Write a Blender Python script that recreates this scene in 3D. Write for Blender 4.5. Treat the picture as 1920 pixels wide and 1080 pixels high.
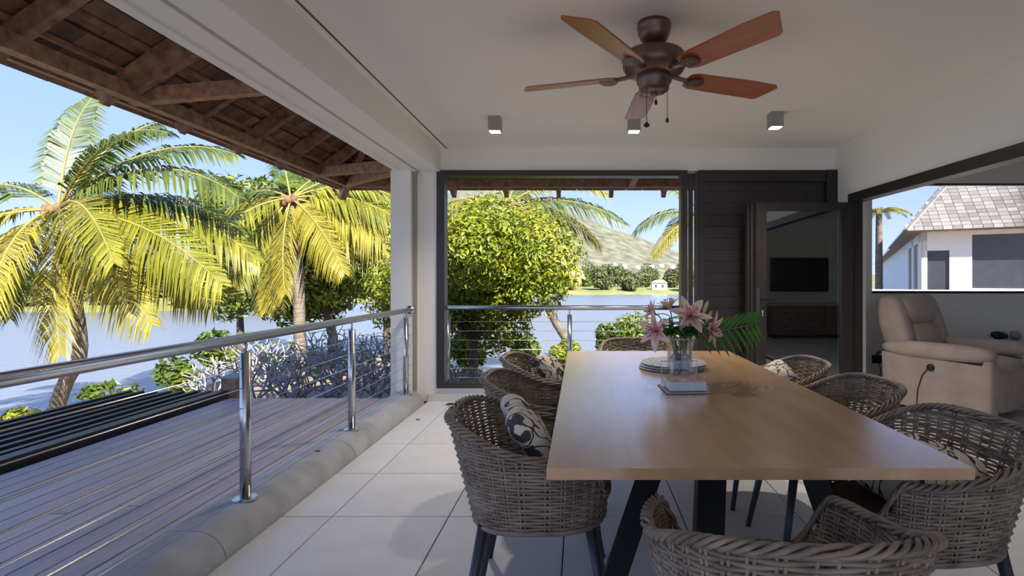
import bpy, math, random
from math import sin, cos, pi, sqrt, atan2
from mathutils import Vector, Matrix, noise

for o in list(bpy.data.objects): bpy.data.objects.remove(o)
SC = bpy.context.scene
COL = SC.collection

# ------------------------------------------------------------------ camera, sky, sun, exposure
cam = bpy.data.objects.new('camera', bpy.data.cameras.new('camera')); COL.objects.link(cam)
cam.data.sensor_width = 36.0
cam.data.lens = 980 / 1920 * 36.0
cam.data.shift_x = -129 / 1920
cam.data.shift_y = -14 / 1920
cam.location = (0, 0, 1.232); cam.rotation_euler = (pi / 2, 0, 0)
cam.data.clip_start = 0.05; cam.data.clip_end = 6000
SC.camera = cam

w = bpy.data.worlds.new('sky'); SC.world = w; w.use_nodes = True
nt = w.node_tree; nt.nodes.clear()
tc = nt.nodes.new('ShaderNodeTexCoord'); sx = nt.nodes.new('ShaderNodeSeparateXYZ')
rp = nt.nodes.new('ShaderNodeValToRGB'); bg = nt.nodes.new('ShaderNodeBackground'); wo = nt.nodes.new('ShaderNodeOutputWorld')
nt.links.new(tc.outputs['Generated'], sx.inputs[0]); nt.links.new(sx.outputs['Z'], rp.inputs[0])
nt.links.new(rp.outputs[0], bg.inputs[0]); nt.links.new(bg.outputs[0], wo.inputs[0])
e = rp.color_ramp.elements
e[0].position = 0.0; e[0].color = (0.60, 0.73, 1.0, 1)
e[1].position = 0.75; e[1].color = (0.16, 0.33, 0.86, 1)
m_ = e.new(0.18); m_.color = (0.38, 0.54, 0.98, 1)
m_ = e.new(0.42); m_.color = (0.27, 0.45, 0.92, 1)
bg.inputs[1].default_value = 0.235

sun = bpy.data.objects.new('sun_offscreen', bpy.data.lights.new('sun_offscreen', 'SUN')); COL.objects.link(sun)
sun.data.energy = 2.65; sun.data.angle = 0.009; sun.data.color = (1.0, 0.94, 0.84)
sun.rotation_euler = Vector((0.42, -0.72, 0.74)).to_track_quat('Z', 'Y').to_euler()

SC.view_settings.view_transform = 'Standard'; SC.view_settings.look = 'None'
SC.view_settings.gamma = 1.0; SC.view_settings.exposure = 2.62
try:
    SC.cycles.diffuse_bounces = 8; SC.cycles.max_bounces = 14; SC.cycles.transparent_max_bounces = 24
except Exception: pass
try: SC.view_settings.use_curve_mapping = False
except Exception: pass

# ------------------------------------------------------------------ materials
def new_mat(name):
    m = bpy.data.materials.new(name); m.use_nodes = True
    n = m.node_tree; b = n.nodes['Principled BSDF']
    return m, n, b

def pm(name, c1, c2=None, scale=8.0, rough=0.6, metal=0.0, bump=0.0, stretch=(1, 1, 1), rand=0.0, island=False,
       spec=0.5, detail=4.0, bscale=None, transl=0.0):
    m, n, b = new_mat(name)
    L = n.links.new
    b.inputs['Roughness'].default_value = rough; b.inputs['Metallic'].default_value = metal
    b.inputs['Specular IOR Level'].default_value = spec
    tcn = n.nodes.new('ShaderNodeTexCoord'); mp = n.nodes.new('ShaderNodeMapping')
    mp.inputs['Scale'].default_value = stretch
    L(tcn.outputs['Object'], mp.inputs[0])
    nz = n.nodes.new('ShaderNodeTexNoise'); nz.inputs['Scale'].default_value = scale; nz.inputs['Detail'].default_value = detail
    L(mp.outputs[0], nz.inputs['Vector'])
    col = None
    if c2 is None: c2 = c1
    r = n.nodes.new('ShaderNodeValToRGB')
    r.color_ramp.elements[0].position = 0.3; r.color_ramp.elements[0].color = (*c1, 1)
    r.color_ramp.elements[1].position = 0.7; r.color_ramp.elements[1].color = (*c2, 1)
    L(nz.outputs[0], r.inputs[0]); col = r.outputs[0]
    if rand > 0 or island:
        hs = n.nodes.new('ShaderNodeHueSaturation'); mr = n.nodes.new('ShaderNodeMapRange')
        if island:
            src = n.nodes.new('ShaderNodeNewGeometry').outputs['Random Per Island']
        else:
            src = n.nodes.new('ShaderNodeObjectInfo').outputs['Random']
        mr.inputs[3].default_value = 1 - rand; mr.inputs[4].default_value = 1 + rand
        L(src, mr.inputs[0]); L(mr.outputs[0], hs.inputs['Value']); L(col, hs.inputs['Color']); col = hs.outputs[0]
    L(col, b.inputs['Base Color'])
    if bump > 0:
        bp = n.nodes.new('ShaderNodeBump'); bp.inputs['Strength'].default_value = bump; bp.inputs['Distance'].default_value = 0.01
        n2 = n.nodes.new('ShaderNodeTexNoise'); n2.inputs['Scale'].default_value = bscale or scale * 4; n2.inputs['Detail'].default_value = 3
        L(mp.outputs[0], n2.inputs['Vector']); L(n2.outputs[0], bp.inputs['Height']); L(bp.outputs[0], b.inputs['Normal'])
    if transl > 0:
        out = n.nodes['Material Output']; tr = n.nodes.new('ShaderNodeBsdfTranslucent'); mx = n.nodes.new('ShaderNodeMixShader')
        mx.inputs[0].default_value = transl
        L(col, tr.inputs[0]); L(b.outputs[0], mx.inputs[1]); L(tr.outputs[0], mx.inputs[2]); L(mx.outputs[0], out.inputs[0])
    return m

def glass_mat(name, refl, tint=(1, 1, 1)):
    m, n, b = new_mat(name); L = n.links.new
    n.nodes.remove(b)
    tr = n.nodes.new('ShaderNodeBsdfTransparent'); tr.inputs[0].default_value = (*tint, 1)
    gl = n.nodes.new('ShaderNodeBsdfGlossy'); gl.inputs['Roughness'].default_value = 0.0
    mx = n.nodes.new('ShaderNodeMixShader'); fr = n.nodes.new('ShaderNodeLayerWeight'); fr.inputs[0].default_value = 0.35
    ma = n.nodes.new('ShaderNodeMath'); ma.operation = 'MULTIPLY_ADD'; ma.inputs[1].default_value = 0.5; ma.inputs[2].default_value = refl
    L(fr.outputs['Fresnel'], ma.inputs[0]); ma.use_clamp = True
    L(ma.outputs[0], mx.inputs[0]); L(tr.outputs[0], mx.inputs[1]); L(gl.outputs[0], mx.inputs[2])
    L(mx.outputs[0], n.nodes['Material Output'].inputs[0])
    return m

def emit_mat(name, col, strength):
    m, n, b = new_mat(name)
    b.inputs['Emission Color'].default_value = (*col, 1); b.inputs['Emission Strength'].default_value = strength
    return m

def pattern_mat(name):
    m, n, b = new_mat(name); L = n.links.new
    b.inputs['Roughness'].default_value = 0.9
    tcn = n.nodes.new('ShaderNodeTexCoord')
    nz = n.nodes.new('ShaderNodeTexNoise'); nz.inputs['Scale'].default_value = 8; nz.inputs['Detail'].default_value = 1; nz.inputs['Distortion'].default_value = 1.6
    L(tcn.outputs['Object'], nz.inputs['Vector'])
    r2 = n.nodes.new('ShaderNodeValToRGB'); r2.color_ramp.interpolation = 'CONSTANT'
    r2.color_ramp.elements[0].color = (0, 0, 0, 1); r2.color_ramp.elements[1].position = 0.46; r2.color_ramp.elements[1].color = (1, 1, 1, 1)
    q = r2.color_ramp.elements.new(0.525); q.color = (0, 0, 0, 1)
    L(nz.outputs[0], r2.inputs[0])
    mix = n.nodes.new('ShaderNodeMixRGB'); mix.inputs[0].default_value = 0.10
    L(tcn.outputs['Object'], mix.inputs[1]); L(nz.outputs['Color'], mix.inputs[2])
    wv = n.nodes.new('ShaderNodeTexVoronoi'); wv.inputs['Scale'].default_value = 13
    L(mix.outputs[0], wv.inputs['Vector'])
    r1 = n.nodes.new('ShaderNodeValToRGB'); r1.color_ramp.interpolation = 'CONSTANT'
    r1.color_ramp.elements[0].color = (1, 1, 1, 1); r1.color_ramp.elements[1].position = 0.32; r1.color_ramp.elements[1].color = (0, 0, 0, 1)
    L(wv.outputs['Distance'], r1.inputs[0])
    mxm = n.nodes.new('ShaderNodeMath'); mxm.operation = 'MAXIMUM'
    L(r1.outputs[0], mxm.inputs[0]); L(r2.outputs[0], mxm.inputs[1])
    cm = n.nodes.new('ShaderNodeMixRGB'); cm.inputs[1].default_value = (0.70, 0.64, 0.53, 1); cm.inputs[2].default_value = (0.07, 0.06, 0.075, 1)
    L(mxm.outputs[0], cm.inputs[0]); L(cm.outputs[0], b.inputs['Base Color'])
    return m

M = {}
M['white'] = pm('white_paint', (0.80, 0.79, 0.74), (0.83, 0.82, 0.77), 2, 0.7, bump=0.03, bscale=120)
M['ceil'] = pm('ceiling_paint', (0.82, 0.81, 0.76), (0.84, 0.83, 0.78), 2, 0.75)
M['tile'] = pm('floor_tile', (0.60, 0.60, 0.59), (0.66, 0.66, 0.65), 5, 0.42, bump=0.25, bscale=70, rand=0.03)
M['grout'] = pm('grout', (0.16, 0.16, 0.16), None, 20, 0.9)
M['concrete'] = pm('concrete', (0.27, 0.28, 0.29), (0.40, 0.41, 0.42), 5, 0.8, bump=0.3, bscale=60, detail=8)
M['deck'] = pm('deck_timber', (0.32, 0.25, 0.25), (0.44, 0.35, 0.35), 6, 0.36, bump=0.2, stretch=(8, 0.5, 8), rand=0.14)
M['black_slat'] = pm('black_slat', (0.02, 0.02, 0.022), (0.035, 0.033, 0.033), 8, 0.45)
M['rafter'] = pm('roof_timber', (0.17, 0.085, 0.055), (0.40, 0.235, 0.15), 5, 0.6, bump=0.2, stretch=(3, 3, 3), rand=0.15)
M['rooftile'] = pm('roof_tile', (0.12, 0.07, 0.05), (0.30, 0.17, 0.11), 6, 0.75, bump=0.2, rand=0.35)
M['steel'] = pm('stainless', (0.55, 0.55, 0.54), None, 20, 0.22, 1.0)
M['darkframe'] = pm('dark_aluminium', (0.025, 0.02, 0.018), (0.032, 0.026, 0.023), 10, 0.38)
M['panel'] = pm('dark_panel', (0.016, 0.012, 0.011), (0.020, 0.015, 0.014), 10, 0.4)
M['oak'] = pm('table_oak', (0.50, 0.29, 0.135), (0.63, 0.39, 0.20), 2.2, 0.26, stretch=(6, 0.7, 6), detail=8, bump=0.04, rand=0.06)
_b = M['oak'].node_tree.nodes['Principled BSDF']; _b.inputs['Coat Weight'].default_value = 1.0; _b.inputs['Coat Roughness'].default_value = 0.22; _b.inputs['Coat IOR'].default_value = 1.7
M['blacksteel'] = pm('black_steel', (0.010, 0.010, 0.012), None, 8, 0.5, spec=0.2)
M['leg'] = pm('chair_leg', (0.035, 0.04, 0.05), None, 8, 0.4)
M['wicker'] = pm('wicker', (0.15, 0.11, 0.08), (0.31, 0.25, 0.195), 14, 0.5, rand=0.22, island=True)
M['wicker_d'] = pm('wicker_stake', (0.22, 0.16, 0.11), (0.36, 0.28, 0.20), 14, 0.5, rand=0.2, island=True)
M['pad'] = pm('seat_pad', (0.10, 0.075, 0.06), (0.13, 0.10, 0.08), 30, 0.9)
M['floral'] = pattern_mat('floral_cotton')
M['bronze'] = pm('fan_bronze', (0.13, 0.085, 0.07), (0.18, 0.12, 0.10), 10, 0.35, 0.6)
M['blade'] = pm('fan_blade', (0.27, 0.075, 0.02), (0.38, 0.12, 0.035), 3, 0.3, stretch=(1, 8, 1))
M['chain'] = pm('chain', (0.05, 0.04, 0.04), None, 8, 0.4, 0.8)
M['lamp'] = pm('lamp_grey', (0.30, 0.29, 0.27), None, 8, 0.5)
M['lampglow'] = emit_mat('lamp_glow', (1.0, 0.88, 0.78), 6.0)
M['glass_door'] = glass_mat('reflective_glass', 0.30, (0.8, 0.82, 0.82))
M['glass'] = glass_mat('clear_glass', 0.03)
M['acrylic'] = glass_mat('acrylic', 0.06)
M['vase_glass'] = glass_mat('vase_glass', 0.12, (.93, .96, .97))
M['suede'] = pm('recliner_suede', (0.40, 0.325, 0.265), (0.50, 0.42, 0.35), 6, 0.85, bump=0.15, bscale=200)
M['black'] = pm('black_plastic', (0.012, 0.012, 0.014), None, 8, 0.35)
M['tv'] = pm('tv_screen', (0.008, 0.009, 0.012), None, 8, 0.12)
M['wood_d'] = pm('console_wood', (0.16, 0.10, 0.07), (0.24, 0.16, 0.11), 5, 0.5, stretch=(1, 1, 8))
M['palm'] = pm('palm_leaf', (0.15, 0.17, 0.01), (0.28, 0.25, 0.025), 1.2, 0.42, rand=0.35, island=True, transl=0.35)  # frond tones carry some painted sun and shade besides their own yellow and green
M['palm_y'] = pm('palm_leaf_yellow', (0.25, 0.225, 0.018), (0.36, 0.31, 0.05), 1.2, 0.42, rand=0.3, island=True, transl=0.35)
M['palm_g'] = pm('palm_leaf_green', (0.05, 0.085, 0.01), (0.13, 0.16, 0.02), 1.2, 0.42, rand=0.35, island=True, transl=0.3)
M['rachis'] = pm('palm_rib', (0.25, 0.19, 0.03), (0.29, 0.23, 0.06), 5, 0.5)
M['trunk'] = pm('palm_trunk', (0.1, 0.08, 0.06), (0.21, 0.18, 0.145), 3, 0.9, bump=0.5, stretch=(1, 1, 8))
M['husk'] = pm('palm_husk', (0.11, 0.06, 0.03), (0.21, 0.13, 0.06), 8, 0.9, bump=0.4)
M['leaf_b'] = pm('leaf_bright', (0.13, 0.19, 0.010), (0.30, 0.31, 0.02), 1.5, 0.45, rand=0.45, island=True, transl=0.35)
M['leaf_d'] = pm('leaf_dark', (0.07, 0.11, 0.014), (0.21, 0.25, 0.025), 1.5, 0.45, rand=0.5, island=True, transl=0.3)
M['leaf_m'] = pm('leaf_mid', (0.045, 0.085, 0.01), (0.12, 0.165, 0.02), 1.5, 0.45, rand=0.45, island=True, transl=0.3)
M['leaf_far'] = pm('leaf_far', (0.065, 0.085, 0.025), (0.15, 0.165, 0.06), 0.6, 0.6, rand=0.4, island=True, transl=0.25)
M['bark'] = pm('bark', (0.08, 0.06, 0.045), (0.13, 0.1, 0.075), 6, 0.9, bump=0.4)
M['frangi'] = pm('frangipani_bark', (0.27, 0.25, 0.26), (0.38, 0.355, 0.365), 6, 0.8, bump=0.2)
M['sand'] = pm('sandy_ground', (0.21, 0.15, 0.095), (0.29, 0.22, 0.145), 1.5, 0.95, bump=0.3, bscale=8)
M['grass'] = pm('grass_bank', (0.14, 0.15, 0.035), (0.23, 0.22, 0.08), 0.3, 0.95)
M['hill'] = pm('hill_scrub', (0.055, 0.065, 0.035), (0.19, 0.175, 0.115), 0.09, 0.95, detail=10)
M['shingle'] = pm('grey_shingle', (0.17, 0.155, 0.145), (0.26, 0.24, 0.22), 3, 0.85, rand=0.3, bump=0.1)
M['screen'] = pm('dark_screen', (0.035, 0.04, 0.055), (0.05, 0.055, 0.07), 4, 0.4)
M['pebble'] = pm('pebbles', (0.16, 0.22, 0.27), (0.50, 0.56, 0.60), 25, 0.3, rand=0.5, island=True)
M['lily'] = pm('lily_petal', (0.78, 0.50, 0.46), (0.86, 0.70, 0.64), 14, 0.5, transl=0.25)
M['lily_throat'] = pm('lily_throat', (0.62, 0.10, 0.16), (0.80, 0.34, 0.36), 20, 0.5)
M['stem'] = pm('stem_green', (0.06, 0.14, 0.03), (0.10, 0.22, 0.05), 10, 0.45)
M['gleaf'] = pm('glossy_leaf', (0.03, 0.13, 0.025), (0.07, 0.24, 0.04), 8, 0.3, transl=0.15)
M['bud'] = pm('lily_bud', (0.45, 0.52, 0.16), (0.62, 0.62, 0.30), 10, 0.5)
M['mat_w'] = pm('placemat_grey', (0.40, 0.41, 0.43), (0.50, 0.51, 0.52), 12, 0.5)
M['paper'] = pm('napkin_edges', (0.45, 0.55, 0.62), (0.75, 0.78, 0.80), 40, 0.8, stretch=(1, 1, 12))
M['napkin'] = pm('napkin_print', (0.70, 0.68, 0.62), (0.50, 0.16, 0.15), 28, 0.8)
M['chrome'] = pm('chrome', (0.7, 0.7, 0.7), None, 8, 0.15, 1.0)
M['fallen'] = pm('dry_leaf', (0.06, 0.04, 0.03), None, 8, 0.9)

def water_mat():
    m, n, b = new_mat('river_water'); L = n.links.new
    b.inputs['Base Color'].default_value = (0.16, 0.18, 0.20, 1); b.inputs['Roughness'].default_value = 0.30
    tcn = n.nodes.new('ShaderNodeTexCoord'); nz = n.nodes.new('ShaderNodeTexNoise'); nz.inputs['Scale'].default_value = 2.2; nz.inputs['Detail'].default_value = 4
    bp = n.nodes.new('ShaderNodeBump'); bp.inputs['Strength'].default_value = 0.5; bp.inputs['Distance'].default_value = 0.12
    L(tcn.outputs['Object'], nz.inputs['Vector']); L(nz.outputs[0], bp.inputs['Height']); L(bp.outputs[0], b.inputs['Normal'])
    return m
M['water'] = water_mat()

# ------------------------------------------------------------------ mesh builder
class MB:
    def __init__(s): s.v = []; s.f = []
    def add(s, vs, fs):
        k = len(s.v); s.v += [tuple(p) for p in vs]; s.f += [tuple(i + k for i in f) for f in fs]; return s
    def box(s, x0, x1, y0, y1, z0, z1):
        return s.add([(x0, y0, z0), (x1, y0, z0), (x1, y1, z0), (x0, y1, z0), (x0, y0, z1), (x1, y0, z1), (x1, y1, z1), (x0, y1, z1)],
                     [(0, 3, 2, 1), (4, 5, 6, 7), (0, 1, 5, 4), (1, 2, 6, 5), (2, 3, 7, 6), (3, 0, 4, 7)])
    def cbox(s, x0, x1, y0, y1, z0, z1, c):
        # box with chamfered vertical/top edges
        return s.add([(x0, y0, z0), (x1, y0, z0), (x1, y1, z0), (x0, y1, z0), (x0, y0, z1 - c), (x1, y0, z1 - c), (x1, y1, z1 - c), (x0, y1, z1 - c),
                      (x0 + c, y0 + c, z1), (x1 - c, y0 + c, z1), (x1 - c, y1 - c, z1), (x0 + c, y1 - c, z1)],
                     [(0, 3, 2, 1), (0, 1, 5, 4), (1, 2, 6, 5), (2, 3, 7, 6), (3, 0, 4, 7), (4, 5, 9, 8), (5, 6, 10, 9), (6, 7, 11, 10), (7, 4, 8, 11), (8, 9, 10, 11)])
    def beam(s, p0, p1, wd, h, up=(0, 0, 1)):
        p0 = Vector(p0); p1 = Vector(p1); d = (p1 - p0).normalized(); r = d.cross(Vector(up)).normalized(); u = r.cross(d)
        vs = []
        for p in (p0, p1):
            for a, b in ((-1, -1), (1, -1), (1, 1), (-1, 1)): vs.append(p + r * a * wd / 2 + u * b * h / 2)
        return s.add(vs, [(0, 1, 2, 3), (7, 6, 5, 4), (0, 4, 5, 1), (1, 5, 6, 2), (2, 6, 7, 3), (3, 7, 4, 0)])
    def tube(s, pts, rad, n=6, caps=True, closed=False, sq=1.0):
        pts = [Vector(p) for p in pts]; m = len(pts)
        if not hasattr(rad, '__len__'): rad = [rad] * m
        k = len(s.v); prev = None
        for i, p in enumerate(pts):
            if closed: t = pts[(i + 1) % m] - pts[i - 1]
            else: t = pts[min(i + 1, m - 1)] - pts[max(i - 1, 0)]
            t = t.normalized() if t.length > 1e-9 else Vector((0, 0, 1))
            if prev is None:
                a = Vector((0, 0, 1)) if abs(t.z) < 0.9 else Vector((1, 0, 0))
                r = t.cross(a).normalized()
            else:
                r = prev - t * prev.dot(t)
                r = r.normalized() if r.length > 1e-6 else t.orthogonal().normalized()
            prev = r; u = t.cross(r)
            for j in range(n):
                a = 2 * pi * j / n
                q = p + (r * cos(a) + u * sin(a)) * rad[i]; s.v.append(tuple(q))
        rng = m if closed else m - 1
        for i in range(rng):
            i2 = (i + 1) % m
            for j in range(n):
                j2 = (j + 1) % n
                s.f.append((k + i * n + j, k + i * n + j2, k + i2 * n + j2, k + i2 * n + j))
        if caps and not closed:
            s.f.append(tuple(k + j for j in range(n))[::-1]); s.f.append(tuple(k + (m - 1) * n + j for j in range(n)))
        return s
    def lathe(s, prof, n=24, c=(0, 0, 0), capb=True, capt=True):
        k = len(s.v)
        for r, z in prof:
            for j in range(n):
                a = 2 * pi * j / n; s.v.append((c[0] + r * cos(a), c[1] + r * sin(a), c[2] + z))
        m = len(prof)
        for i in range(m - 1):
            for j in range(n):
                j2 = (j + 1) % n
                s.f.append((k + i * n + j, k + i * n + j2, k + (i + 1) * n + j2, k + (i + 1) * n + j))
        if capb: s.f.append(tuple(k + j for j in range(n))[::-1])
        if capt: s.f.append(tuple(k + (m - 1) * n + j for j in range(n)))
        return s
    def sellip(s, c, r, nu=24, nv=12, e1=1.0, e2=1.0, rot=None, fn=None):
        def sp(v, e): return math.copysign(abs(v) ** e, v)
        k = len(s.v)
        for i in range(nv + 1):
            th = -pi / 2 + pi * i / nv
            for j in range(nu):
                ph = 2 * pi * j / nu
                p = Vector((r[0] * sp(cos(th), e1) * sp(cos(ph), e2), r[1] * sp(cos(th), e1) * sp(sin(ph), e2), r[2] * sp(sin(th), e1)))
                if fn: p = fn(p)
                if rot: p = rot @ p
                s.v.append(tuple(p + Vector(c)))
        for i in range(nv):
            for j in range(nu):
                j2 = (j + 1) % nu
                s.f.append((k + i * nu + j, k + i * nu + j2, k + (i + 1) * nu + j2, k + (i + 1) * nu + j))
        return s
    def prism(s, poly, y0, y1):
        # poly in (x,z), extruded along y
        n = len(poly)
        vs = [(x, y0, z) for x, z in poly] + [(x, y1, z) for x, z in poly]
        fs = [tuple(range(n)), tuple(range(2 * n - 1, n - 1, -1))]
        for i in range(n):
            j = (i + 1) % n; fs.append((i, i + n, j + n, j))
        return s.add(vs, fs)
    def mesh(s, name, mat, smooth=False):
        me = bpy.data.meshes.new(name); me.from_pydata(s.v, [], s.f); me.validate(); me.update()
        me.materials.append(mat)
        if smooth: me.polygons.foreach_set('use_smooth', [True] * len(me.polygons))
        return me
    def build(s, name, mat, parent=None, smooth=False):
        return link(name, s.mesh(name, mat, smooth), parent)

def link(name, me, parent=None):
    o = bpy.data.objects.new(name, me); COL.objects.link(o)
    if parent: o.parent = parent
    return o
def tag(o, label, cat, group=None, kind=None):
    o['label'] = label; o['category'] = cat
    if group: o['group'] = group
    if kind: o['kind'] = kind
    return o
def struct(o): o['kind'] = 'structure'; return o
def thing(name, label, cat, loc=(0, 0, 0), rz=0.0, group=None):
    o = bpy.data.objects.new(name, None); COL.objects.link(o); o.location = loc; o.rotation_euler = (0, 0, rz)
    o.empty_display_size = 0.1
    return tag(o, label, cat, group)
def copy_tree(o, parent=None):
    c = o.copy(); COL.objects.link(c); c.parent = parent
    for ch in list(o.children): copy_tree(ch, c)
    return c
def smoothstep(a, b, x):
    t = max(0.0, min(1.0, (x - a) / (b - a))); return t * t * (3 - 2 * t)
R = random.Random(7)

YB = 5.34      # dining back wall
ZC = 2.583     # ceiling
# ------------------------------------------------------------------ room shell
floor = struct(MB().box(-1.56, 7.2, -4.0, 6.1, -0.14, -0.012).build('floor', M['grout']))
tile_me = MB().cbox(-0.302, 0.302, -0.302, 0.302, -0.012, 0.0, 0.002).mesh('floor_tile', M['tile'])
T_ = 0.61
for i in range(-3, 14):
    for j in range(-6, 9):
        x = -0.385 + T_ * i; y = 2.425 + T_ * j
        x0, x1, y0, y1 = max(x - .302, -1.56), min(x + .302, 7.2), max(y - .302, -4), min(y + .302, 6.1)
        if x1 - x0 < .03 or y1 - y0 < .03: continue
        if x0 < 2.7 and y1 > YB: y1 = YB
        if y1 - y0 < .03: continue
        if abs((x1 - x0) - .604) < .002 and abs((y1 - y0) - .604) < .002:
            o = link('floor_tile', tile_me, floor); o.location = (x, y, 0)
        else:
            MB().cbox(x0, x1, y0, y1, -0.012, 0, 0.002).build('floor_tile', M['tile'], floor)

ceiling = struct(MB().box(-1.43, 7.2, -4.0, 6.1, ZC, ZC + 0.12).build('ceiling', M['ceil']))
MB().box(-1.375, -1.365, -4.0, YB, ZC - 0.004, ZC + 0.002).build('curtain_track', M['darkframe'], ceiling)

# back wall with the wide window opening, dark boarded panel on its right
wb = MB()
wb.box(-1.66, -1.466, YB, YB + 0.16, 0, ZC + .1)                  # pier left of the window
wb.box(-1.466, 2.60, YB, YB + 0.16, 2.354, ZC + .1)               # bulkhead
wb.box(-1.466, 1.20, YB, YB + 0.16, 0, 0.137)                     # low sill wall
wall_back = struct(wb.build('wall_back', M['white']))
struct(MB().box(-1.56, 1.2, YB - 0.012, YB, 0, 0.075).build('baseboard_back', M['tile']))
# window frame
wf = MB()
wf.box(-1.466, -1.386, YB - .03, YB + .1, 0.137, 2.354)
wf.box(-1.386, 1.02, YB - .03, YB + .1, 2.295, 2.354)
wf.box(-1.386, 1.02, YB - .03, YB + .1, 0.137, 0.185)
wf.box(1.02, 1.085, YB - .03, YB + .1, 0.137, 2.354)
window_1 = struct(wf.build('window_1', M['darkframe']))
# stacked sliding panels at the right jamb
for k, (xa, xb, yy) in enumerate(((1.105, 1.15, YB + .03), (1.16, 1.2, YB + .0))):
    p = MB(); p.box(xa, xb, yy - .02, yy + .03, 0.05, 2.33); p.build('sliding_stile', M['darkframe'], window_1)
MB().box(1.087, 1.104, YB + .045, YB + .051, .15, 2.3).build('pane', M['glass'], window_1)
# dark boarded shutter panel
dp = MB(); dp.box(1.2, 1.26, YB - .03, YB + .1, 0, 2.354); dp.box(2.49, 2.60, YB - .05, YB + .1, 0, 2.354)
dp.box(1.26, 2.49, YB - .03, YB + .1, 2.24, 2.354); dp.box(1.26, 2.49, YB + .05, YB + .1, 0, 2.24)
panel = struct(dp.build('door_2', M['panel']))
bm_ = MB().box(-.615, .615, -.012, .03, -.058, .058).mesh('shutter_board', M['panel'])
for k in range(19):
    o = link('shutter_board', bm_, panel); o.location = (1.875, YB + .02, .06 + k * .119)

# right wall: lintel over the wide folding-door opening
def xr(y): return 2.60 + 0.041 * (YB - y)
def slab_y(mb, y0, y1, xo0, xo1, z0, z1):
    a, b = xr(y0), xr(y1)
    return mb.add([(a + xo0, y0, z0), (a + xo1, y0, z0), (b + xo1, y1, z0), (b + xo0, y1, z0), (a + xo0, y0, z1), (a + xo1, y0, z1), (b + xo1, y1, z1), (b + xo0, y1, z1)],
                  [(0, 3, 2, 1), (4, 5, 6, 7), (0, 1, 5, 4), (1, 2, 6, 5), (2, 3, 7, 6), (3, 0, 4, 7)])
wr = MB(); slab_y(wr, -4.0, YB + .0, 0, .16, 2.07, ZC + .05); slab_y(wr, 5.08, YB, 0, .16, 0, 2.07); slab_y(wr, -4.0, -.6, 0, .16, 0, 2.07)
wr.box(2.62, 2.76, YB, 6.1, 0, ZC + .05)
wall_right = struct(wr.build('wall_right', M['white']))
fr = MB(); slab_y(fr, -.6, 5.08, -.015, .1, 1.985, 2.07); slab_y(fr, 5.03, 5.08, -.015, .1, .08, 1.985)
trim_1 = struct(fr.build('trim_1', M['darkframe']))
sl = MB(); slab_y(sl, -.6, 5.08, -.03, .16, 0.0, .075)
trim_2 = struct(sl.build('trim_2', M['white']))
tk = MB(); slab_y(tk, -.6, 5.03, .03, .09, .075, .088); tk.build('door_track', M['black'], trim_2)

# open glass door leaf folded back across the dark panel
door = struct(thing('door_1', 'open glass folding door leaf in dark aluminium frame', 'door', (0, 0, 0)))
lx0, lx1, ly = 1.675, 2.60, 5.02
d = MB(); d.box(lx0, lx0 + .1, ly - .025, ly + .025, .09, 1.98); d.box(lx1 - .11, lx1, ly - .025, ly + .025, .09, 1.98)
d.box(lx0 + .1, lx1 - .11, ly - .025, ly + .025, 1.90, 1.98); d.box(lx0 + .1, lx1 - .11, ly - .025, ly + .025, .09, .19)
d.box(lx0 - .035, lx0 - .004, ly + .03, ly + .08, .09, 1.98); d.box(lx0 - .06, lx0 - .039, ly + .05, ly + .12, .09, 1.98)
d.build('door_frame', M['darkframe'], door)
MB().box(lx0 + .1, lx1 - .11, ly - .006, ly + .004, .19, 1.90).build('pane', M['glass_door'], door)
h = MB(); h.box(lx0 + .005, lx0 + .03, ly - .032, ly - .026, .92, 1.16); hd = h.build('lock_plate', M['chrome'], door)
MB().tube([(lx0 + .05, ly - .026, 1.055), (lx0 + .05, ly - .07, 1.055), (lx0 + .18, ly - .07, 1.05)], .009, 8).build('handle', M['blacksteel'], door)
MB().tube([(lx0 + .055, ly - .026, .93), (lx0 + .055, ly - .05, .93)], .012, 8).tube([(lx0 + .055, ly - .05, .95), (lx0 + .055, ly - .05, .89)], .008, 6).build('key', M['chrome'], door)

# living room beyond the opening
LB = 6.0
lw = MB(); lw.box(2.76, 3.34, LB, LB + .16, 0, ZC); lw.box(3.34, 7.2, LB, LB + .16, 0, 1.097); lw.box(3.34, 7.2, LB, LB + .16, 2.35, ZC); lw.box(6.9, 7.2, LB, LB + .16, 1.097, 2.35)
wall_living = struct(lw.build('wall_living_back', M['white']))
wf = MB(); wf.box(3.34, 6.9, LB - .01, LB + .08, 1.085, 1.11); wf.box(3.34, 3.355, LB + .02, LB + .08, 1.11, 2.35); wf.box(3.34, 6.9, LB + .02, LB + .08, 2.33, 2.35)
w2 = struct(wf.build('window_2', M['black']))
MB().box(3.355, 6.9, LB + .045, LB + .051, 1.11, 2.33).build('pane', M['glass'], w2)
struct(MB().box(2.9, 7.2, -1.66, -1.5, 0, ZC).build('wall_living_front', M['white']))
struct(MB().box(7.2, 7.36, -4.0, 6.1, 0, ZC).build('wall_living_right', M['white']))
tv = thing('television', 'wide black flat television mounted above wooden console', 'television', (4.8, -1.497, 1.36))
MB().box(-.63, .63, .03, .07, -.37, .37).build('casing', M['black'], tv); MB().box(-.61, .61, .07, .074, -.35, .355).build('screen', M['tv'], tv)
MB().box(-.2, .2, 0, .03, -.15, .15).build('bracket', M['black'], tv)
cs = thing('media_console', 'low brown wooden console with drawers below the television', 'console', (4.9, -1.25, 0))
MB().box(-.85, .85, -.22, .2, .08, .70).build('body', M['wood_d'], cs); MB().box(-.88, .88, -.24, .22, .70, .74).build('top', M['mat_w'], cs)
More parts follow.
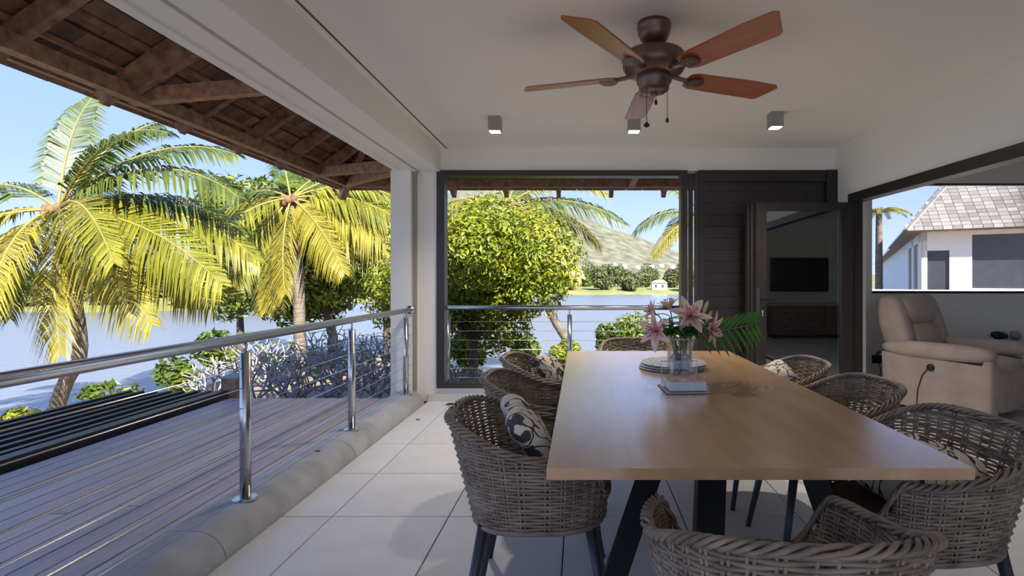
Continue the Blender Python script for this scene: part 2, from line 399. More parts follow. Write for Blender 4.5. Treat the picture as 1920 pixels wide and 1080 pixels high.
for k in range(3):
    for q in range(2):
        dr = MB().box(-.83 + k * .56, -.83 + k * .56 + .53, .2, .218, .12 + q * .29, .38 + q * .29).build('drawer', M['wood_d'], cs)
        MB().box(-.62 + k * .56, -.52 + k * .56, .218, .235, .24 + q * .29, .26 + q * .29).build('handle', M['blacksteel'], dr)
for sx_ in (-.75, .75): MB().box(sx_ - .04, sx_ + .04, -.18, .16, 0, .08).build('foot', M['blacksteel'], cs)
pic = thing('wall_picture', 'tall narrow dark framed picture on the living room wall', 'picture', (6.1, -1.497, 1.75))
MB().box(-.16, .16, 0, .03, -.5, .5).build('frame', M['black'], pic); MB().box(-.13, .13, .03, .034, -.47, .47).build('print', M['screen'], pic)

# left side: beam with shutter slot, column, outer wall above
lb = MB()
lb.box(-1.635, -1.43, -4.0, YB + .16, 2.34, ZC + .12); lb.box(-1.84, -1.66, -4.0, YB + .16, 2.335, 3.5); lb.box(-1.66, -1.635, -4.0, YB + .16, 2.40, ZC + .12)
lb.box(-1.90, -1.70, YB - .12, YB + .16, -.2, 2.335); lb.box(-1.70, -1.66, YB - .02, YB + .16, 0, 2.40)
wall_left = struct(lb.build('wall_left', M['white']))
MB().box(-1.86, -1.80, -4.0, YB - .12, 2.325, 2.337).build('drip_strip', M['white'], wall_left)
MB().box(-1.697, -1.664, YB - .06, YB - .021, .12, 2.38).build('shutter_guide', M['lamp'], wall_left)
MB().box(-1.655, -1.64, -4.0, YB - .02, 2.385, 2.40).build('shutter_slat_end', M['lamp'], wall_left)

# rounded concrete kerb in cast lengths
kerb = struct(MB().box(-1.84, -1.60, -4, YB - .13, -.2, .02).build('trim_3', M['concrete']))
prof = [(-1.85, -.1), (-1.85, .105), (-1.835, .122)] + [(-1.80 + .02 * i, .128) for i in range(5)] + \
       [(-1.70 + .14 * sin(a), -.01 + .138 * cos(a)) for a in [pi / 2 * i / 8 for i in range(9)]] + [(-1.56, -.1)]
for (ya, yb_) in ((-4, -.6), (-.596, .85), (.854, 2.3), (2.304, 3.62), (3.624, YB - .125)):
    mb = MB(); mb.prism(prof, ya, yb_); mb.build('kerb_length', M['concrete'], kerb, False)

# ------------------------------------------------------------------ stainless railings
def railing(name, label, pts_posts, p0, p1, zbase, along, flange_end=False):
    t = thing(name, label, 'railing')
    MB().tube([p0, p1], .025, 16).build('handrail', M['steel'], t, True)
    for p in pts_posts:
        ps = MB().tube([(p[0], p[1], zbase), (p[0], p[1], .867)], .0255, 16).build('post', M['steel'], t, True)
        MB().lathe([(.058, 0), (.058, .006), (.05, .01), (.026, .012)], 20, (p[0], p[1], zbase)).build('flange', M['steel'], ps)
        MB().tube([(p[0], p[1], .86), (p[0], p[1], .925)], .007, 8).build('pin', M['steel'], ps, True)
    for k in range(7):
        z = .19 + .1 * k
        a = Vector(p0); b = Vector(p1)
        MB().tube([(a.x, a.y, z), (b.x, b.y, z)], .0028, 5).build('cable', M['steel'], t)
    if flange_end:
        MB().tube([(p1[0], p1[1] - .02, p1[2]), (p1[0], p1[1] + .0, p1[2])], .042, 16).build('end_flange', M['steel'], t, True)
    return t
railing('veranda_railing', 'polished steel cable railing standing on the concrete kerb beside the deck',
        [(-1.70, y) for y in (-1.07, .17, 1.41, 2.65, 3.88, 5.08)], (-1.70, -3, .94), (-1.70, YB - .12, .94), .126, 'y', True)
MB().box(-1.66, 2.6, YB + .16, YB + .36, -.1, .125).build('wall_outer_ledge', M['concrete'])['kind'] = 'structure'
railing('window_railing', 'steel cable railing outside the wide back window',
        [(x, 5.62) for x in (-1.43, -.12, 1.2, 2.4)], (-1.62, 5.62, .94), (2.5, 5.62, .94), .125, 'x')

# ------------------------------------------------------------------ deck, slatted pergola, post
deck = thing('timber_deck', 'reddish brown plank deck outside the railing', 'deck')
MB().box(-3.55, -1.86, -4, 5.2, -.2, .03).build('subframe', M['black_slat'], deck)
x = -1.855; i = 0
pw = [.118, .118, .07, .118, .118, .118, .06, .118, .118, .118, .118, .09, .118, .118, .118, .118]
while x > -3.45:
    wd = pw[i % len(pw)]; i += 1
    cut = R.uniform(1.0, 4.2)
    for ya, yb_ in ((-4, cut - .003), (cut + .003, 5.2)):
        MB().cbox(x - wd, x - .007, ya, yb_, .03, .062, .002).build('deck_plank', M['deck'], deck)
    x -= wd
perg = thing('slatted_pergola', 'black slatted pergola top running along the outer deck edge', 'pergola')
MB().box(-3.68, -3.58, -4, 5.3, -.06, .12).build('edge_beam', M['black_slat'], perg)
for k in range(7):
    MB().box(-3.795 - k * .136, -3.745 - k * .136, -4, 5.3, .01, .115).build('slat', M['black_slat'], perg)
for yy in (-2, .5, 3, 5.15): MB().box(-4.62, -3.68, yy, yy + .06, -.09, .008).build('cross_bearer', M['black_slat'], perg)
for yy in (-2, 1.5, 5.1): MB().box(-4.5, -4.4, yy, yy + .1, -1.4, -.09).build('support', M['black_slat'], perg)
pst = thing('capped_post', 'short square wooden post with pyramid cap at the deck corner', 'post', (-3.60, 5.42, 0))
MB().box(-.078, .078, -.078, .078, -.9, .225).build('shaft', M['rafter'], pst)
MB().add([(-.09, -.09, .225), (.09, -.09, .225), (.09, .09, .225), (-.09, .09, .225), (-.09, -.09, .24), (.09, -.09, .24), (.09, .09, .24), (-.09, .09, .24), (0, 0, .285)],
         [(3, 2, 1, 0), (0, 1, 5, 4), (1, 2, 6, 5), (2, 3, 7, 6), (3, 0, 4, 7), (4, 5, 8), (5, 6, 8), (6, 7, 8), (7, 4, 8)]).build('cap', M['lamp'], pst)

# ------------------------------------------------------------------ veranda roof
EX, EZ, EY, CX, CY = -3.47, 2.43, 7.63, -1.84, 5.40
SL = 0.70; SB = 1.14 / (EY - CY)
def zl(x): return EZ + SL * (x - EX)
def zb(y): return EZ + SB * (EY - y)
roof = thing('veranda_roof', 'exposed timber veranda roof with rafters, battens and brown tiles', 'roof')
def hipx(y): return CX if y <= CY else EX + (CX - EX) * (EY - y) / (EY - CY)
yy = 3.0 - .72 * 6
while yy < 7.3:
    x1 = hipx(yy) 
    if x1 - EX > .15:
        MB().beam((EX + .05, yy, zl(EX + .05) + .06), (x1, yy, zl(x1) + .06), .06, .12).build('rafter', M['rafter'], roof)
    yy += .72
MB().beam((EX - .03, EY + .04, EZ + .05), (CX, CY, zl(CX) + .05), .08, .15).build('hip_rafter', M['rafter'], roof)
# plate beams
MB().box(-3.26, -3.18, -4, 7.26, 2.52, 2.625).build('plate_beam', M['rafter'], roof)
MB().box(-3.18, 4.5, 7.18, 7.26, 2.52, 2.625).build('plate_beam', M['rafter'], roof)
# ties and braces
for yk in (-1.4, 1.2, 3.84):
    MB().beam((-3.30, yk, 2.575), (-1.84, yk, 2.70), .07, .11).build('tie_beam', M['rafter'], roof)
    MB().beam((-3.25, yk - .10, 2.60), (-1.84, yk - .10, 3.45), .07, .12).build('principal_rafter', M['rafter'], roof)
MB().beam((-3.30, 6.5, 2.575), (-1.87, 5.52, 2.46), .07, .11).build('tie_beam', M['rafter'], roof)
MB().beam((-3.24, 7.2, 2.575), (-1.80, 5.52, 2.44), .07, .11).build('tie_beam', M['rafter'], roof)
MB().beam((.70, 7.3, 2.575), (.70, YB + .16, 2.62), .08, .11).build('tie_beam', M['rafter'], roof)
xx = -2.6
while xx < 4.4:
    y1 = CY + .1 if xx > CX else EY - (xx - EX) / (CX - EX) * (EY - CY)
    if EY - y1 > .15: MB().beam((xx, EY, EZ + .06), (xx, y1, zb(y1) + .06), .06, .12).build('rafter', M['rafter'], roof)
    xx += .76
# battens and tiles, left slope
up = 0.135
nb = 9
for k in range(nb):
    x = EX + .02 + k * .20
    if x > CX: break
    ye = EY - (x - EX) / (CX - EX) * (EY - CY)
    MB().beam((x, -4, zl(x) + up), (x, ye, zl(x) + up), .04, .03).build('batten', M['rafter'], roof)
tl = MB().box(-.115, .115, -.118, .118, -.008, .008).mesh('roof_tile', M['rooftile'])
ang = math.atan(SL); cnt = 0
rest = MB()
for k in range(9):
    x = EX + .03 + k * .20
    if x > CX + .1: break
    ye = EY - (x - EX) / (CX - EX) * (EY - CY)
    y = ye - .12 - (.12 if k % 2 else 0)
    while y > -4:
        if y > .9 and cnt < 300:
            o = link('roof_tile', tl, roof); o.location = (x, y, zl(x) + up + .03); o.rotation_euler = (0, -ang + .10 + R.uniform(-.02, .02), R.uniform(-.015, .015)); cnt += 1
        else:
            mm = Matrix.Translation((x, y, zl(x) + up + .03)) @ Matrix.Rotation(-ang + .10, 4, 'Y')
            q = MB().box(-.115, .115, -.118, .118, -.008, .008)
            rest.add([mm @ Vector(p) for p in q.v], q.f)
        y -= .242
angb = math.atan(SB)
for k in range(12):
    y = EY - .03 - k * .20
    if y < CY - .1: break
    xs = EX + (CX - EX) * (EY - y) / (EY - CY)
    MB().beam((xs, y, zb(y) + up), (4.5, y, zb(y) + up), .04, .03, (0, 0, 1)).build('batten', M['rafter'], roof)
    x = xs + .12
    while x < 4.5:
        mm = Matrix.Translation((x, y, zb(y) + up + .03)) @ Matrix.Rotation(-angb + .08, 4, 'X')
        q = MB().box(-.118, .118, -.115, .115, -.008, .008)
        rest.add([mm @ Vector(p) for p in q.v], q.f); x += .242
o = rest.build('outer_tiles', M['rooftile'], roof); o['kind'] = 'stuff'
# sarking above tiles keeps sky out of the joints
sk = MB(); sk.add([(EX - .05, -4, zl(EX - .05) + up + .055), (CX + .02, -4, zl(CX + .02) + up + .055), (CX + .02, CY, zl(CX) + up + .055), (EX - .05, EY + .05, EZ + up + .03), (4.5, EY + .05, EZ + up + .03), (4.5, CY, zb(CY) + up + .055)],
                  [(0, 1, 2, 3), (3, 2, 5, 4)])
sk.build('sarking', M['rooftile'], roof)
# main roof slab above the room
struct(MB().box(-1.84, 7.4, -4.0, 6.2, 3.5, 3.62).build('wall_roof_slab', M['white']))
struct(MB().box(-1.66, 7.4, YB + .0, YB + .16, ZC + .1, 3.5).build('wall_back_upper', M['white']))

# ------------------------------------------------------------------ ceiling fan
fx, fy = .385, 2.75
fan = thing('ceiling_fan', 'bronze five-blade ceiling fan with reddish wooden blades and pull chains', 'fan', (fx, fy, ZC))
MB().lathe([(.088, 0), (.09, -.025), (.085, -.03), (.084, -.055), (.07, -.085), (.05, -.10), (.02, -.105)], 32).build('canopy', M['bronze'], fan, True)
MB().tube([(0, 0, -.1), (0, 0, -.16)], .014, 12).build('downrod', M['bronze'], fan, True)
MB().lathe([(.03, -.135), (.10, -.15), (.155, -.165), (.165, -.18), (.165, -.23), (.15, -.255), (.10, -.275), (.085, -.28)], 40).build('motor_housing', M['bronze'], fan, True)
sw = MB().lathe([(.085, -.275), (.092, -.285), (.092, -.31), (.08, -.325), (.08, -.345), (.06, -.362), (.02, -.368)], 32).build('switch_cup', M['bronze'], fan, True)
MB().lathe([(.022, -.366), (.022, -.374), (.01, -.38)], 16).build('finial', M['bronze'], sw, True)
bl = MB()
# blade outline with angled tip, local x = outward
ol = [(.20, -.050), (.24, -.066), (.60, -.078), (.735, -.072), (.755, -.055), (.70, .062), (.68, .075), (.24, .066), (.20, .05), (.188, 0)]
nb_ = len(ol)
bl.add([(x, y, .004) for x, y in ol] + [(x, y, -.004) for x, y in ol], [tuple(range(nb_)), tuple(range(2 * nb_ - 1, nb_ - 1, -1))] + [(i, i + nb_, (i + 1) % nb_ + nb_, (i + 1) % nb_) for i in range(nb_)])
pit = Matrix.Rotation(math.radians(-13), 4, 'X')
bl.v = [tuple(pit @ Vector(p)) for p in bl.v]
blade_me = bl.mesh('blade', M['blade'])
ir = MB(); ir.beam((.08, 0, .012), (.20, 0, -.004), .03, .012); ir.v = [tuple(p) for p in ir.v]
ir.lathe([(.05, -.014), (.05, -.008), (.038, -.004), (.03, -.012), (.015, -.016)], 20, (.245, 0, 0))
iron_me = ir.mesh('blade_iron', M['bronze'])
for k in range(5):
    b = link('blade', blade_me, fan); b.location = (0, 0, -.272); b.rotation_euler = (0, 0, math.radians(-52 + 72 * k))
    link('blade_iron', iron_me, b)
for (cx_, cy_, l_, rr) in ((-.045, -.05, .20, .016), (0.0, -.07, .09, .009), (.065, -.03, .17, .009)):
    c = MB().tube([(cx_, cy_, -.345), (cx_, cy_, -.345 - l_)], .0016, 5).build('pull_chain', M['chain'], fan)
    MB().lathe([(.002, .014), (rr, 0), (rr * .9, -.01), (.002, -.016)], 12, (cx_, cy_, -.345 - l_)).build('pull_knob', M['black'], c, True)

# box downlights
for i, (x, y) in enumerate(((-.71, 4.33), (.44, 4.33), (1.57, 4.22))):
    t = thing('box_downlight', ['small grey box downlight on the ceiling nearest the shutter beam', 'small grey box downlight on the ceiling behind the fan, middle of three', 'small grey box downlight on the ceiling nearest the folding-door wall'][i], 'ceiling light', (x, y, ZC), 0, 'box downlights in a row on the ceiling')
    q = MB(); q.box(-.05, .05, -.05, -.044, -.12, 0); q.box(-.05, .05, .044, .05, -.12, 0); q.box(-.05, -.044, -.044, .044, -.12, 0); q.box(.044, .05, -.044, .044, -.12, 0)
    q.build('housing', M['lamp'], t)
    MB().box(-.044, .044, -.044, .044, -.112, -.105).build('diffuser', M['lampglow'], t)
    l = bpy.data.objects.new('lamp_light', bpy.data.lights.new('lamp_light', 'SPOT')); COL.objects.link(l); l.parent = t; l.location = (0, 0, -.125)
    l.data.energy = 18; l.data.spot_size = 2.2; l.data.spot_blend = .8; l.data.color = (1, .88, .76); l.data.shadow_soft_size = .04

# ------------------------------------------------------------------ dining table
TX0, TX1, TY0, TY1, TZ = -.088, 1.012, 1.342, 3.58, .75
tb = thing('dining_table', 'long oak dining table with black steel legs', 'table', (.462, 2.46, 0))
nbd = 5; bw = (TX1 - TX0) / nbd
for k in range(nbd):
    MB().cbox(-.55 + k * bw, -.55 + (k + 1) * bw, TY0 - 2.46, TY1 - 2.46, .72, .75, .0002).build('tabletop_board', M['oak'], tb)
for ys in (-.86, .86):
    for sx_ in (-1, 1):
        MB().beam((sx_ * .225, ys, .715), (sx_ * .47, ys, 0.0), .07, .022, (0, 1, 0)).build('leg', M['blacksteel'], tb)
    MB().box(-.33, .33, ys - .04, ys + .04, .70, .72).build('leg_plate', M['blacksteel'], tb)
MB().beam((.01, -.58, .70), (-.02, -.60, 0.0), .10, .06, (0, 1, 0)).build('centre_leg', M['blacksteel'], tb)
MB().box(-.04, .04, -.82, .82, .685, .70).build('stretcher', M['blacksteel'], tb)

# ------------------------------------------------------------------ wicker tub chair
NS = 38
def plan(phi, z):
    t = (z - .42) / .35
    c, s_ = cos(phi), sin(phi)
    e = .72
    cx = math.copysign(abs(c) ** e, c); sy = math.copysign(abs(s_) ** e, s_)
    ax = (.235 + .03 * t) if c > 0 else (.225 + .085 * t)
    by = .228 + .066 * t
    return Vector((ax * cx, by * sy, z))
def backness(phi): return smoothstep(-.3, 1.0, -cos(phi))
def rimz(phi):
    c = -cos(phi)
    f = smoothstep(-.93, -.62, c)
    return .505 + f * (.15 + .115 * backness(phi))
def chair_meshes():
    out = {}
    wv = MB(); n = NS * 2
    for k in range(30):
        run = []
        runs = []
        for i in range(n + 1):
            phi = 2 * pi * i / n
            z = .425 + k * .0112 * (1 + .06 * backness(phi))
            if z < rimz(phi) - .010:
                p = plan(phi, z); nrm = Vector((cos(phi), sin(phi), 0))
                off = .0045 * (1 if (i // 2 + k) % 2 else -1) if i % 2 == 0 else 0
                run.append(p + nrm * off)
            else:
                if len(run) > 2: runs.append(run)
                run = []
        if len(run) > 2: runs.append(run)
        for r in runs: wv.tube(r, .0053, 5, True)
    out['woven_shell'] = wv.mesh('woven_shell', M['wicker'], True)
    st = MB()
    for i in range(NS):
        phi = 2 * pi * i / NS
        for d_ in (-.006, .006):
            ph = phi + d_ / .28
            zt = rimz(ph)
            nn = max(2, int((zt - .42) / .08) + 1)
            st.tube([plan(ph, .42 + (zt - .42) * q / nn) for q in range(nn + 1)], .0042, 5, True)
    out['upright_canes'] = st.mesh('upright_canes', M['wicker_d'], True)
    br = MB(); ns = 260
    for s3 in range(4):
        pts = []
        for i in range(ns):
            phi = 2 * pi * i / ns
            p = plan(phi, rimz(phi)); nrm = Vector((cos(phi), sin(phi), 0))
            a = 2 * pi * (i * 17 / ns) + s3 * pi / 2
            pts.append(p + nrm * (.012 * cos(a)) + Vector((0, 0, .008 * sin(a))))
        br.tube(pts, .0056, 5, False, True)
    out['rim_braid'] = br.mesh('rim_braid', M['wicker'], True)
    bs = MB()
    ring = [plan(2 * pi * i / 40, .42) for i in range(40)]
    bs.tube(ring, .009, 6, False, True)
    bs.add([p * 1.0 + Vector((0, 0, .012)) for p in ring] + [p + Vector((0, 0, -.004)) for p in ring], [tuple(range(40)), tuple(range(79, 39, -1))])
    out['seat_base'] = bs.mesh('seat_base', M['wicker'])
    def padfn(p):
        return Vector((p.x, p.y, p.z + .006 * noise.noise(p * 9)))
    out['seat_pad'] = MB().sellip((.0, 0, .475), (.222, .215, .032), 32, 10, .45, .55, None, padfn).mesh('seat_pad', M['pad'], True)
    lg = []
    for sx_ in (-1, 1):
        for sy in (-1, 1):
            lg.append(MB().tube([(sx_ * .175, sy * .165, .425), (sx_ * .25, sy * .225, 0)], [.019, .0125], 12).mesh('leg', M['leg'], True))
    out['leg'] = lg
    return out
CM = chair_meshes()
def chair(x, y, ang, label):
    t = thing('wicker_chair', label, 'chair', (x, y, 0), ang, 'woven tub chairs around the dining table')
    for k in ('woven_shell', 'upright_canes', 'rim_braid', 'seat_base', 'seat_pad'):
        link(k, CM[k], t)
    for m_ in CM['leg']: link('leg', m_, t)
    return t
chs = [
    (-.150, 1.90, 0.02, 'woven tub chair holding an upright floral cushion beside the table corner on the railing side'),
    (-.155, 2.55, 0.0, 'woven tub chair without cushion on the railing side of the table'),
    (-.160, 3.18, -.03, 'woven tub chair with floral cushion on the railing side by the back window'),
    (1.07, 1.72, pi + .12, 'woven tub chair with a flat-lying floral cushion on the recliner side of the table'),
    (1.09, 2.40, pi, 'woven tub chair without cushion on the recliner side of the table'),
    (1.07, 3.02, pi - .03, 'woven tub chair with floral cushion on the recliner side near the glass door'),
    (.43, 1.20, pi / 2 - .02, 'woven tub chair at the table end, its woven back turned to the room'),
    (.42, 3.86, -pi / 2, 'woven tub chair at the table end facing away from the window railing'),
]
for c in chs: chair(*c)

def cushion(x, y, z, rot, label, sc=(.2, .2, .07), seed=0):
    def fn(p):
        u, v = p.x / sc[0], p.y / sc[1]
        pinch = 1 - .16 * (1 - u * u) * 0 
        edge = 1 - .10 * (abs(u) ** 2) * (1 - abs(v)) - .0
        q = Vector((p.x * (1 - .10 * (1 - v * v) * abs(u)), p.y * (1 - .10 * (1 - u * u) * abs(v)), p.z))
        q.z += .022 * noise.noise(Vector((p.x * 9 + seed, p.y * 9, seed))) + .010 * noise.noise(Vector((p.x * 22, p.y * 22 + seed, 3)))
        q.z += -.9 * q.x * q.x
        return q
    o = MB().sellip((0, 0, 0), sc, 48, 20, .75, .45, None, fn).build('floral_cushion', M['floral'], None, True)
    o.rotation_euler = rot
    rm = o.rotation_euler.to_matrix(); low = min((rm @ v.co).z for v in o.data.vertices)
    o.location = (x, y, .514 - low)      # rests on the seat pad
    return tag(o, label, 'cushion')
cushion(-.17, 1.90, .628, (math.radians(12), math.radians(58), math.radians(25)), 'cream floral cushion standing upright in the chair beside the table corner on the railing side', (.165, .18, .055), 1)
cushion(-.17, 3.18, .622, (math.radians(-10), math.radians(55), math.radians(-20)), 'cream floral cushion in the chair by the back window', (.155, .175, .055), 5)
cushion(1.085, 1.72, .590, (math.radians(4), math.radians(-22), 0.2), 'cream floral cushion lying in the wide wicker chair nearest the recliner side table end', (.165, .175, .055), 9)
cushion(1.09, 3.02, .615, (math.radians(6), math.radians(-45), -.2), 'cream floral cushion in the chair near the glass door', (.155, .17, .055), 13)

# ------------------------------------------------------------------ things on the table
vx, vy = .496, 2.62
va = thing('glass_vase', 'clear flared glass vase on the dining table', 'vase', (vx, vy, TZ))
def sq(r, z, n=32, e=.55):
    return [(r * math.copysign(abs(cos(a)) ** e, cos(a)), r * math.copysign(abs(sin(a)) ** e, sin(a)), z) for a in [2 * pi * i / n for i in range(n)]]
pr = [(.056, 0.001), (.058, .02), (.059, .10), (.060, .15), (.068, .185), (.078, .205)]
g = MB()
for r, z in pr: g.v += sq(r, z)
for r, z in reversed(pr): g.v += sq(r - .004, max(z, .008))
n_ = 32; rows = len(pr) * 2
for i in range(rows - 1):
    for j in range(n_): g.f.append((i * n_ + j, i * n_ + (j + 1) % n_, (i + 1) * n_ + (j + 1) % n_, (i + 1) * n_ + j))
g.f.append(tuple(range(n_))[::-1]); g.f.append(tuple((rows - 1) * n_ + j for j in range(n_)))
g.build('glass_body', M['vase_glass'], va, True)
pb = MB()
for i in range(170):
    r_ = R.uniform(.006, .010); px_, py_ = R.uniform(-.036, .036), R.uniform(-.036, .036); pz = .019 + R.random() * .092
    pb.sellip((px_, py_, pz), (r_ * 1.2, r_, r_ * .8), 7, 5, 1, 1, Matrix.Rotation(R.uniform(0, 3), 3, 'Z'))
o = pb.build('vase_pebbles', M['pebble'], None, True); o.location = (vx, vy, TZ); o['kind'] = 'stuff'
tag(o, 'grey blue pebbles filling the glass vase', 'pebbles')

def neck(p, z, r):
    q = Vector((p[0], p[1], 0)); q = q * (min(1.0, r / max(1e-6, q.length))); return Vector((q.x, q.y, z))
def petal(mb, base, d, up_, L, wd, curl):
    d = Vector(d).normalized(); up_ = Vector(up_); side = d.cross(up_).normalized(); nrm = side.cross(d)
    n = 6; k = len(mb.v)
    for i in range(n + 1):
        t = i / n; c = Vector(base) + d * L * t + nrm * (curl * L * t * t)
        ww = wd * (sin(pi * min(1, .12 + t * .86)) ** .7)
        mb.v += [tuple(c - side * ww + nrm * ww * .25), tuple(c - nrm * ww * .1), tuple(c + side * ww + nrm * ww * .25)]
    for i in range(n):
        a = k + i * 3
        mb.f += [(a, a + 1, a + 4, a + 3), (a + 1, a + 2, a + 5, a + 4)]
def leaf(mb, base, d, L, wd, droop, upv=(0, 0, 1), n=5):
    d = Vector(d).normalized(); side = d.cross(Vector(upv)).normalized()
    k = len(mb.v)
    for i in range(n + 1):
        t = i / n; c = Vector(base) + d * L * t + Vector((0, 0, -droop * L * t * t)); ww = wd * sin(pi * min(.98, .06 + t * .92)) 
        mb.v += [tuple(c - side * ww + Vector((0, 0, ww * .3))), tuple(c), tuple(c + side * ww + Vector((0, 0, ww * .3)))]
    for i in range(n):
        a = k + i * 3; mb.f += [(a, a + 1, a + 4, a + 3), (a + 1, a + 2, a + 5, a + 4)]
def lily(head, facing, scale, label, openness=.75):
    t = thing('lily_flower', label, 'flower', (vx, vy, TZ), 0, None)
    h_ = Vector(head) - Vector((vx, vy, TZ)); f = Vector(facing).normalized()
    base = Vector((h_.x * .18, h_.y * .18, .09)); mid = neck(h_ * .6, .212, .045)
    MB().tube([base, neck(h_ * .4, .15, .035), mid, h_ - f * .03 * scale, h_], [.0035, .003, .003, .003, .004], 6).build('stem', M['stem'], t, True)
    a = f.orthogonal().normalized(); b = f.cross(a)
    for q in range(6):
        an = 2 * pi * q / 6; rd = a * cos(an) + b * sin(an)
        pm_ = MB(); dd = f * (1 - openness * .55) + rd * openness
        petal(pm_, h_, dd, f, .085 * scale, (.021 if q % 2 else .016) * scale, -.42)
        pt = pm_.build('petal', M['lily'], t, True)
        tm = MB(); petal(tm, h_ + f * .001 + dd.normalized() * .004, dd, f, .05 * scale, .006 * scale, -.30)
        for i2, vv in enumerate(tm.v): tm.v[i2] = tuple(Vector(vv) + f * .0015)
        tm.build('throat_stripe', M['lily_throat'], pt, True)
    for q in range(5):
        an = 2 * pi * q / 5; rd = a * cos(an) + b * sin(an)
        MB().tube([h_, h_ + f * .05 * scale + rd * .012, h_ + f * .062 * scale + rd * .022], [.001, .001, .003], 5).build('stamen', M['husk'], t)
    lf = MB()
    for q in range(5):
        tt = .35 + .12 * q; p = base.lerp(mid, min(1, tt)) if tt < .8 else mid.lerp(h_, (tt - .8) * 2)
        an = q * 2.4 + head[0] * 30
        p = p if p.z > .205 else mid.lerp(h_, (.215 - mid.z) / max(.01, h_.z - mid.z) * (1 if mid.z < .215 else 0) + .05 * q)
        leaf(lf, p, (cos(an), sin(an), .5), .10, .014, .4)
    lf.build('leaves', M['gleaf'], t, True)
    return t
lily((.375, 2.55, TZ + .235), (-.75, -.75, .05), 1.15, 'open pink lily with red throat drooping toward the railing side')
lily((.375, 2.645, TZ + .315), (-.75, -.1, .45), .85, 'half-open pale lily above the drooping red-throated one', .5)
lily((.53, 2.55, TZ + .305), (.1, -.8, .5), 1.2, 'large open pink lily standing at the top of the bouquet')
lily((.618, 2.545, TZ + .25), (.75, -.6, -.1), 1.1, 'pale pink lily turned to the recliner side of the vase', .6)
lily((.455, 2.665, TZ + .335), (-.2, .1, .9), .9, 'pale lily pointing upward in the middle of the bouquet', .45)
for i, (dx, dy, dz) in enumerate(((.12, 0, .32), (.14, .03, .27), (.03, .10, .335))):
    t = thing('lily_bud', ['slender closed green lily bud leaning outward', 'small yellow green lily bud beside the feathery leaf', 'tall closed lily bud at the back of the bouquet'][i], 'flower', (vx, vy, TZ))
    e_ = Vector((dx, dy, dz)); MB().tube([(dx * .15, dy * .15, .09), neck(e_, .15, .033), neck(e_, .215, .045), e_], .0028, 6).build('stem', M['stem'], t, True)
    dr = (e_ - e_ * .7).normalized(); MB().tube([e_ - dr * .005, e_ + dr * .018, e_ + dr * .045, e_ + dr * .065], [.004, .010, .009, .002], 8).build('bud', M['bud'], t, True)
# leafy filler stems
for i in range(7):
    an = i * .9 + .3
    t = thing('foliage_sprig', 'dark green leafy filler stem among the lilies', 'leaf', (vx, vy, TZ), 0, 'leafy filler stems in the vase')
    tp = Vector((.085 * cos(an), .06 * sin(an), .25 + .025 * (i % 3))); nk_ = Vector((tp.x * .5, tp.y * .5, .205))
    MB().tube([(tp.x * .1, tp.y * .1, .09), (tp.x * .3, tp.y * .3, .15), nk_, tp], .0028, 6).build('stem', M['stem'], t, True)
    lf = MB()
    for q in range(9):
        p = nk_.lerp(tp, .12 + .11 * q); a2 = q * 2.4 + i
        leaf(lf, p, (cos(a2), sin(a2), .35), .10 + .02 * (q % 3), .017, .5)
    lf.build('leaves', M['gleaf'], t, True)
# big cut palm-like leaf to the right
t = thing('split_leaf', 'large glossy split green leaf arching out to the side of the vase', 'leaf', (vx, vy, TZ))
pts = [Vector((.01, 0, .10)), Vector((.045, -.012, .208)), Vector((.17, -.03, .225)), Vector((.28, -.04, .25)), Vector((.36, -.045, .265))]
MB().tube(pts, [.004, .0035, .003, .0025, .0015], 6).build('midrib', M['stem'], t, True)
for q in range(10):
    f = .34 + .66 * q / 9; s_ = f * 4; i0 = min(3, int(s_)); p = pts[i0].lerp(pts[i0 + 1], s_ - i0)
    Ls = .125 * sin(pi * (.25 + .62 * q / 9)) + .02
    for sg in (-1, 1):
        lm = MB(); leaf(lm, p, (.62, -.25 * sg, .72 * sg + .05), Ls, .0085, .25 if sg < 0 else .1, (0, 1, .2))
        lm.build('leaflet', M['gleaf'], t, True)

# stacked round placemats
for k in range(3):
    t = thing('round_placemat', ['bottom', 'middle', 'top'][k] + ' grey placemat with black lines in the stack behind the vase', 'placemat', (.50 + .006 * k, 2.885, TZ + .0125 * k + .0005), .1 * k, 'stacked round placemats')
    MB().lathe([(.160, 0), (.178, .004), (.180, .006), (.178, .008), (.170, .0115)], 48).build('disc', M['mat_w'], t, False)
    st = MB()
    for q in range(11):
        yq = -.15 + .03 * q; xx = sqrt(max(0, .176 ** 2 - yq * yq))
        st.beam((yq, -xx, .0115), (yq, xx, .0115), .0035, .0016)
    st.build('line_inlay', M['black'], t)
# napkin holder
tr = thing('square_trivet', 'flat white and navy square board under the napkin holder', 'trivet', (.455, 2.31, TZ + .0004), .05)
MB().box(-.095, .095, -.095, .095, 0, .006).build('board', M['mat_w'], tr); MB().box(-.098, .098, -.098, .098, .0, .0025).build('edge', M['screen'], tr)
nh = thing('napkin_holder', 'clear acrylic napkin holder on the table before the vase', 'napkin holder', (.455, 2.31, TZ + .0068), .05)
MB().box(-.085, .085, -.085, .085, 0, .004).build('base', M['acrylic'], nh)
MB().box(-.085, .085, .081, .085, .004, .105).build('back_plate', M['acrylic'], nh); MB().box(-.085, .085, -.085, -.081, .004, .03).build('front_plate', M['acrylic'], nh)
MB().tube([(-.083, .083, .004), (-.083, .083, .107), (.083, .083, .107), (.083, .083, .004)], .0022, 6).build('rim_wire', M['chrome'], nh)
nk = thing('napkin_stack', 'stack of floral paper napkins in the acrylic holder', 'napkins', (.455, 2.31, TZ + .0112), .05)
